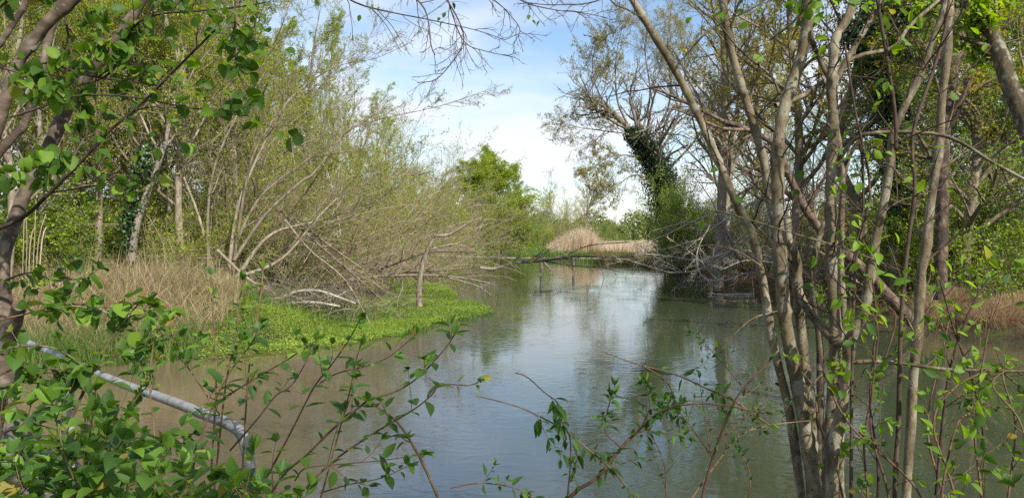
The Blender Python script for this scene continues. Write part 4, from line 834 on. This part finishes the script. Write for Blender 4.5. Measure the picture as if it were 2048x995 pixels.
TS = [([(1785, 1150), (1792, 922), (1797, 847), (1802, 645), (1815, 495), (1830, 380), (1825, 270), (1860, 160), (1890, 60), (1900, -60)], 10, 6, 'dark upright sapling just left of the straight mottled stem'),
      ([(1700, 1150), (1702, 995), (1704, 746), (1712, 520), (1740, 380), (1710, 220), (1690, 90)], 8, 4, 'thin dark sapling close beside the hazel clump on the right'),
      ([(1792, 300), (1790, 226), (1777, 135), (1757, 15), (1750, -60)], 7, 6, 'dark hanging shoot crossing the reddish stem near the top'),
      ([(1750, 1150), (1756, 940), (1740, 800), (1752, 650), (1745, 560)], 6, 3, 'thin reddish sapling with few leaves behind the dark sapling'),
      ([(1860, 1150), (1880, 900), (1900, 740), (1940, 620), (1975, 560)], 7, 4, 'leafy sapling with a bright leaf pair at its tip'),
      ([(1960, 1150), (1965, 850), (1905, 650), (1880, 560)], 6, 3, 'thin bent sapling in front of the sedge tussocks'),
      ([(1690, 330), (1720, 290), (1725, 420), (1700, 560), (1705, 640)], 6, 4, 'pale shoot dangling from the arching branch')]
for pl, w0, w1, lab in TS: fstem('sapling', lab, 'sapling', pl, 3.0, 3.0, w0, w1, 'darktwig', 'lime', 10, .16, 1, .045, group='thin saplings in the right foreground', n2=2)
BR = [(1730, 3.0), (1770, 2.8), (1830, 2.9), (1870, 2.6), (1915, 2.8), (1955, 2.6), (2000, 2.7), (2040, 2.5), (1890, 3.2), (1690, 3.1)]
for k, (x0, d) in enumerate(BR):
    x1 = x0+rng.normal()*60; yt = 620+rng.random()*200
    fstem('bramble_shoot', ['thin leafy bramble shoot in the lower right corner thicket', 'thin leafy bramble shoot in the lower right corner thicket'][0], 'bramble',
          [(x0, 1200), (x0+rng.normal()*15, 1000), ((x0+x1)/2+rng.normal()*25, 850), (x1, yt), (x1+rng.normal()*50+20, yt-40)], d, d+.1, 6, 2.5, 'redtwig', 'hazel' if k % 3 else 'lime', 6, .26, 1, .045, 'oval', 'bramble shoots in the lower right corner', 3, .15, width=.6)

# ---------------------------------------------------------------- foreground trees at left
base = P(10, 1000, 3.6); e = empty('leaning_tree', base); tag(e, 'tree with slanting smooth trunks and dark twisted foot at the left edge', 'tree')
LT = [([(-30, 1100), (-20, 900), (5, 760), (12, 650), (5, 560), (10, 500), (30, 440), (55, 375), (95, 300), (130, 225), (170, 160), (215, 105), (250, 55), (285, 0), (330, -90)], 3.6, 3.8, 34, 16),
      ([(-70, 420), (-10, 270), (5, 220), (30, 140), (55, 95), (100, 40), (145, 0), (200, -60)], 3.3, 3.3, 22, 23),
      ([(60, 100), (90, 55), (120, 10), (130, -40)], 3.3, 3.4, 18, 15),
      ([(-40, 360), (5, 297), (30, 270), (50, 245), (75, 175), (85, 130), (98, 75), (110, 40)], 3.7, 3.9, 18, 12),
      ([(-20, 110), (5, 80), (30, 40), (50, 10), (60, -30)], 4.0, 4.0, 13, 11)]
for pl, d0, d1, w0, w1 in LT:
    s1 = trace(pl, d0, d1, w0, w1, 40); wd = MB(); tubes(wd, s1[0], s1[1], 14); link('trunk', wd.mesh('trunk', M['leftbark'], off=base), e)
wd = MB(); s1 = trace([(8, 760), (15, 680), (30, 640), (38, 610)], 3.5, 3.3, 40, 26, 12); tubes(wd, s1[0], s1[1], 12, cap=True); link('stump', wd.mesh('stump', M['leftbark'], off=base), e)
LB = [([(-10, 460), (50, 432), (115, 370), (165, 320), (220, 260), (275, 215), (325, 165), (360, 130), (395, 95), (430, 60)], 3.3, 2.9, 9, 4, 'darktwig'),
      ([(165, 190), (200, 150), (245, 118), (262, 60), (310, 30), (400, 22), (470, 15), (530, 5)], 3.6, 3.0, 6, 3, 'darktwig'),
      ([(20, 235), (90, 212), (150, 192), (250, 192), (350, 210), (440, 225), (520, 235)], 3.3, 3.1, 5, 2, 'darktwig'),
      ([(60, 128), (110, 128), (170, 150), (240, 160), (330, 175)], 3.4, 3.3, 5, 2, 'darktwig'),
      ([(160, 170), (215, 150), (250, 100), (290, 40), (320, -20)], 3.5, 3.3, 6, 4, 'darktwig'),
      ([(130, 30), (140, 90), (150, 160), (160, 230)], 3.4, 3.4, 5, 2, 'darktwig'),
      ([(470, 0), (470, 70), (475, 140), (510, 220)], 3.0, 3.0, 4, 2, 'darktwig'),
      ([(-10, 20), (40, -10), (100, -30)], 2.8, 2.8, 5, 4, 'darktwig'),
      ([(0, 640), (60, 625), (120, 610), (200, 605), (280, 608)], 2.8, 2.7, 4, 2, 'redtwig'),
      ([(10, 560), (60, 545), (110, 560), (180, 555)], 3.4, 3.2, 4, 2, 'darktwig'),
      ([(-20, 350), (30, 330), (90, 335), (150, 320)], 3.0, 2.9, 5, 2, 'darktwig'), ([(-20, 130), (50, 150), (100, 180)], 2.9, 2.8, 5, 2, 'darktwig'),
      ([(170, -20), (190, 20), (200, 60), (215, 100)], 3.2, 3.1, 4, 2, 'darktwig'), ([(-20, 700), (40, 720), (100, 745), (160, 735)], 2.6, 2.6, 4, 2, 'darktwig')]
B1 = None
for pl, d0, d1, w0, w1, mt_ in LB:
    s1 = trace(pl, d0, d1, w0, w1, 20); wd = MB(); tubes(wd, s1[0], s1[1], 8); link('branch', wd.mesh('branch', M[mt_], off=base), e); B1 = s1 if B1 is None else join(B1, s1)
T_ = grow(B1, 10, .26, (25, 65), 8, .3, -.1, .12, 1, .5, .3, rmin=.0015, prof=.3); T2 = grow(T_, 3, .5, (25, 60), 6, .3, -.15, .2, .98, .6, .4, rmin=.0012)
wd = MB(); wood_levels(wd, [T_, T2], (5, 4)); link('twigs', wd.mesh('twigs', M['darktwig'], off=base), e)
lf = MB(); scatter_leaves(lf, T_, 2, .053, .82, 'round', hang=.45, tmin=.3, jit=.008, flat=1.0); scatter_leaves(lf, T2, 1, .048, .82, 'round', hang=.45, tmin=.7, jit=.006, flat=1.0)
link('foliage', lf.mesh('foliage', M['hazel'], off=base), e)

# overhanging bare twigs at the top centre
b = P(880, -160, 6); e = empty('overhanging_branch', b); tag(e, 'thin bare twigs with a few dry leaves hanging into the sky at top centre', 'branch')
OV = [([(760, -140), (800, -40), (850, 20), (862, 90), (870, 110)], 6, 5.8, 5, 2), ([(850, -60), (900, 10), (925, 60), (925, 90), (900, 130), (870, 160), (835, 165)], 6, 5.8, 3.5, 1.5), ([(880, -60), (905, 30), (930, 85), (970, 102), (1030, 115)], 6, 5.9, 3, 1.2),
      ([(900, -60), (960, -20), (1000, 10), (1020, 30), (1040, 60), (1025, 90)], 6, 6, 3, 1.2), ([(960, -60), (1040, 0), (1110, 20), (1160, 25), (1215, 36)], 6, 6, 3, 1.2), ([(1300, -60), (1200, 0), (1110, 10), (1050, 5)], 6.3, 6, 3, 1.5),
      ([(600, -60), (700, 0), (760, 20), (860, 40), (950, 60), (1010, 80)], 6.5, 6, 4, 1.2)]
L1 = None
for pl, d0, d1, w0, w1 in OV:
    s1 = trace(pl, d0, d1, w0, w1, 20); L1 = s1 if L1 is None else join(L1, s1)
a = grow(L1, 10, .25, (25, 60), 8, .4, -.15, .2, 1, .6, .4, rmin=.0028, prof=.3); c = grow(a, 4, .5, (25, 60), 6, .4, -.1, .2, 1, .7, .5, rmin=.0022)
wd = MB(); wood_levels(wd, [L1, a, c], (6, 4, 3)); link('twigs', wd.mesh('twigs', M['darktwig'], off=b), e)
lf = MB(); pp = np.array([P(x_, y_, 6) for x_, y_ in [(1058, 30), (1064, 42), (1080, 42), (630, 0), (640, 6), (745, 8), (875, 35), (890, 25), (885, 42), (720, 30), (905, 5)]]); nn = len(pp)
leaves(lf, pp, norm(rng.normal(size=(nn, 3))*.4+[0, 0, -1]), norm(rng.normal(size=(nn, 3))+[0, -.6, .4]), .055, .6, 'oval'); link('foliage', lf.mesh('foliage', M['hazel'], off=b), e)

# ---------------------------------------------------------------- foreground shrubs
def leaf_pairs(mb, line, step, size, width=.55, shape='oval', t0=.1, droop=.25, tip=True, rnd=None):
    p = line[0][0]; K = len(p); L = line[2][0]; n_ = max(2, int(L*(1-t0)/step))
    ts = t0+(1-t0)*(np.arange(n_)+.5)/n_; f = ts*(K-1); k = np.minimum(f.astype(int), K-2); f = (f-k)[:, None]
    q = p[k]*(1-f)+p[k+1]*f; T = norm(p[k+1]-p[k]); s0 = norm(np.cross(T, [0, 0, 1])); u0 = norm(np.cross(s0, T))
    ph = np.where(np.arange(n_) % 2, 0., pi/2)+rng.normal(size=n_)*.4; sd = s0*np.cos(ph)[:, None]+u0*np.sin(ph)[:, None]
    sz = size*(1-.35*ts)*(.42+.95*rng.random(n_))
    for sg in (-1, 1):
        ax = norm(sd*sg+T*.55+[0, 0, -droop]+rng.normal(size=(n_, 3))*.25); nr = norm(T*.3+np.array([0, 0, 1.3])+rng.normal(size=(n_, 3))*.25)
        keep = rng.random(n_) < .9; leaves(mb, (q+ax*.006)[keep], ax[keep], nr[keep], sz[keep], width, shape, fold=.2, curl=.3, rnd=rnd)
    if tip:
        for _ in range(3):
            ax = norm(T[-1:]+rng.normal(size=(1, 3))*.45); leaves(mb, p[-1:], ax, norm(rng.normal(size=(1, 3))*.4+[0, 0, 1]), np.array([size*.6]), width, shape, fold=.3, curl=.2)
def shrub(name, label, cat, lines, mat, leafm, step=.075, size=.06, n1=5, lr=.35, width=.55, shape='oval', off_d=0, t0=.1, up=.3, ls=1.):
    st = [trace(pl, d0, d1, w0, w1, 24) for pl, d0, d1, w0, w1 in lines]; b = st[0][0][0, 0].copy(); e = empty(name, b); tag(e, label, cat)
    lf = MB(); tw = MB()
    for s1 in st:
        wd = MB(); tubes(wd, s1[0], s1[1], 8); link('stem', wd.mesh('stem', M[mat], off=b), e); leaf_pairs(lf, s1, step, size, width, shape, t0=max(t0, .3))
        if n1:
            a = grow(s1, n1, lr, (25, 55), 10, .18, up, .2, .95, .5, .4, rmin=.0012, prof=.4, rmax=.003); tubes(tw, a[0], a[1], 5)
            for k in range(len(a[2])): leaf_pairs(lf, (a[0][k:k+1], a[1][k:k+1], a[2][k:k+1]), step*.75, size*.85*ls, width, shape)
    if tw.v: link('twigs', tw.mesh('twigs', M[mat], off=b), e)
    link('foliage', lf.mesh('foliage', M[leafm], off=b), e); return e
shrub('dogwood_shrub', 'dogwood shrub with oval leaves whose bare looking stems reach out over the water', 'shrub', [
    ([(905, 1060), (857, 950), (832, 900), (800, 850), (772, 825), (735, 800)], 2.3, 2.2, 7, 4),
    ([(735, 800), (795, 780), (835, 755), (865, 725), (895, 690), (909, 668)], 2.2, 2.1, 4, 2.5),
    ([(500, 1060), (562, 955), (612, 910), (668, 855), (735, 800)], 2.3, 2.2, 5, 4),
    ([(560, 1060), (597, 990), (662, 925), (732, 875), (782, 845), (832, 815), (862, 790), (884, 768), (942, 770), (962, 757)], 2.4, 2.2, 5, 2),
    ([(460, 900), (512, 840), (552, 790), (587, 765), (632, 685)], 2.5, 2.4, 4, 2), ([(440, 800), (512, 755), (572, 720), (632, 680)], 2.5, 2.4, 3.5, 2),
    ([(530, 960), (585, 857), (627, 775), (662, 730), (697, 680), (719, 640)], 2.4, 2.2, 4, 2), ([(640, 1000), (687, 830), (702, 770), (712, 720), (722, 690)], 2.3, 2.2, 3.5, 2),
    ([(640, 765), (677, 745), (737, 730), (782, 710), (832, 668)], 2.4, 2.2, 3, 1.5), ([(590, 960), (612, 935), (682, 927), (762, 920), (847, 907)], 2.3, 2.2, 3, 1.5),
    ([(640, 985), (697, 968), (762, 955), (817, 930)], 2.3, 2.2, 3, 1.5)], 'redtwig', 'dogwood', .075, .062, 2, .22)
shrub('dogwood_shrub', 'upright leafy dogwood shoots standing before the dry grass and rail', 'shrub', [
    ([(415, 1080), (425, 900), (432, 780), (430, 680), (422, 590)], 2.4, 2.4, 4.5, 2.5), ([(420, 1060), (450, 780), (470, 680), (485, 560)], 2.5, 2.5, 4.5, 2.5),
    ([(480, 1060), (490, 850), (500, 720), (520, 600), (526, 540)], 2.6, 2.6, 4.5, 2.5), ([(360, 1060), (400, 880), (450, 760), (500, 690), (520, 660)], 2.3, 2.3, 4, 2.5),
    ([(300, 1060), (310, 900), (300, 780), (305, 700), (320, 650)], 2.5, 2.5, 4, 2), ([(440, 830), (380, 740), (350, 700), (340, 640)], 2.5, 2.5, 3, 2)], 'redtwig', 'dogwood', .07, .062, 3, .22)
# dense lower left shrub
ln = []
for k in range(30):
    x0 = rng.uniform(-60, 430) if k > 14 else rng.uniform(-60, 600); d = rng.uniform(1.7, 2.9); x1 = x0+rng.normal()*70; yt = (1000-rng.random()*230) if x0 < 330 else 1010-rng.random()*60
    ln.append(([(x0, 1250), (x0+rng.normal()*20, 1080), ((x0+x1)/2, (1000+yt)/2+30), (x1, yt)], d, d-.1, 5, 2.5))
shrub('viburnum_shrub', 'dense leafy shrub filling the lower left corner below the handrail', 'shrub', ln, 'redtwig', 'dogwood', .075, .082, 6, .32, .62, up=.2, ls=.95)
shrub('hazel_shoot', 'brown bent hazel shoot with toothed leaves crossing the handrail', 'shrub', [
    ([(30, 1040), (80, 965), (110, 915), (128, 870), (150, 820), (185, 745), (215, 690), (250, 640), (275, 610)], 2.5, 2.7, 11, 2.5),
    ([(250, 640), (200, 620), (140, 612), (90, 625)], 2.7, 2.7, 4, 2), ([(255, 635), (300, 620), (345, 622)], 2.7, 2.7, 3, 2), ([(185, 745), (250, 700), (300, 690)], 2.6, 2.6, 3, 2),
    ([(150, 820), (90, 790), (30, 780), (-20, 790)], 2.6, 2.5, 3.5, 2), ([(128, 870), (200, 850), (250, 860)], 2.5, 2.4, 3, 2), ([(185, 745), (120, 700), (60, 690), (0, 700)], 2.6, 2.6, 3.5, 2)], 'hazelbark', 'hazel', .06, .055, 3, .28, .82, 'round')
shrub('hazel_shoot', 'low hazel shoots with round leaves along the left edge of the boardwalk', 'shrub', [
    ([(-40, 900), (20, 860), (80, 850), (140, 870)], 2.2, 2.2, 4, 2), ([(-40, 780), (20, 740), (90, 735), (150, 745)], 2.6, 2.6, 4, 2), ([(-40, 960), (30, 930), (110, 940)], 2.1, 2.1, 4, 2), ([(160, 1000), (240, 900), (330, 880), (380, 890)], 2.3, 2.3, 4, 2),
    ([(200, 1000), (260, 820), (300, 760), (280, 720)], 2.6, 2.6, 4, 2), ([(60, 1000), (60, 880), (90, 800)], 2.8, 2.8, 4, 2)], 'darktwig', 'hazel', .06, .052, 3, .3, .8, 'round')
# vine with compound leaves
shrub('trailing_vine', 'brown trailing vine with pointed leaflets hanging over the water at bottom centre', 'vine', [
    ([(1120, 1080), (1138, 995), (1190, 958), (1215, 930), (1242, 895), (1282, 855), (1325, 820), (1370, 808), (1436, 808), (1530, 825)], 2.6, 2.7, 9, 3),
    ([(1030, 745), (1054, 753), (1090, 785), (1115, 805), (1125, 845), (1140, 875), (1140, 935), (1135, 990)], 2.5, 2.5, 2.5, 3),
    ([(950, 790), (1022, 808), (1065, 825), (1125, 857), (1175, 897), (1215, 930), (1255, 975), (1280, 1010)], 2.5, 2.6, 2.5, 4),
    ([(1205, 703), (1276, 728), (1346, 746), (1406, 773), (1466, 800), (1540, 850)], 2.8, 2.8, 2, 4),
    ([(1285, 730), (1330, 760), (1350, 800), (1360, 870)], 2.7, 2.7, 3, 2), ([(1242, 895), (1210, 860), (1215, 820), (1230, 770)], 2.6, 2.6, 3, 2), ([(1282, 855), (1300, 810), (1290, 760)], 2.65, 2.6, 3, 2),
    ([(900, 975), (960, 965), (1030, 975), (1075, 1000)], 2.5, 2.5, 3, 2)], 'redtwig', 'vine', .04, .06, 4, .22, .42, 'lance', up=-.05)
shrub('twiggy_shrub', 'half bare twiggy shrub rising from the bottom edge left of the hazel stems', 'shrub', [
    ([(1395, 1100), (1405, 995), (1426, 915), (1451, 845), (1476, 790), (1516, 745), (1540, 720)], 2.7, 2.7, 8, 3), ([(1380, 1000), (1430, 930), (1480, 870), (1540, 850), (1620, 840)], 2.7, 2.9, 4, 2), ([(1426, 915), (1380, 850), (1340, 800)], 2.7, 2.6, 3, 1.5),
    ([(1440, 880), (1500, 830), (1560, 820)], 2.7, 2.8, 3, 1.5), ([(1500, 790), (1440, 720), (1385, 660)], 2.8, 2.8, 2.5, 1.2), ([(1330, 1080), (1330, 940), (1300, 860)], 2.6, 2.6, 3, 1.5), ([(1480, 1100), (1500, 960), (1480, 900)], 2.7, 2.7, 4, 2)], 'redtwig', 'vine', .14, .04, 4, .35, .45, 'lance')

# near bank low plants and unseen trees added behind the camera to dapple the foreground with shade
for k, (x_, y_, key, s) in enumerate([(4.6, -4.6, 'w1', .62), (10.5, -6.5, 'gr2', .8), (1.0, -7.5, 'bare', .8)]):
    place(key, (x_, y_, float(ground(np.array([x_]), np.array([y_]))[0])), k*2., s, ['unseen forked tree added behind the viewpoint for dappled shade', 'unseen green tree added behind the viewpoint on the right for shade', 'unseen thin tree added behind the viewpoint for shade'][k], 'tree')
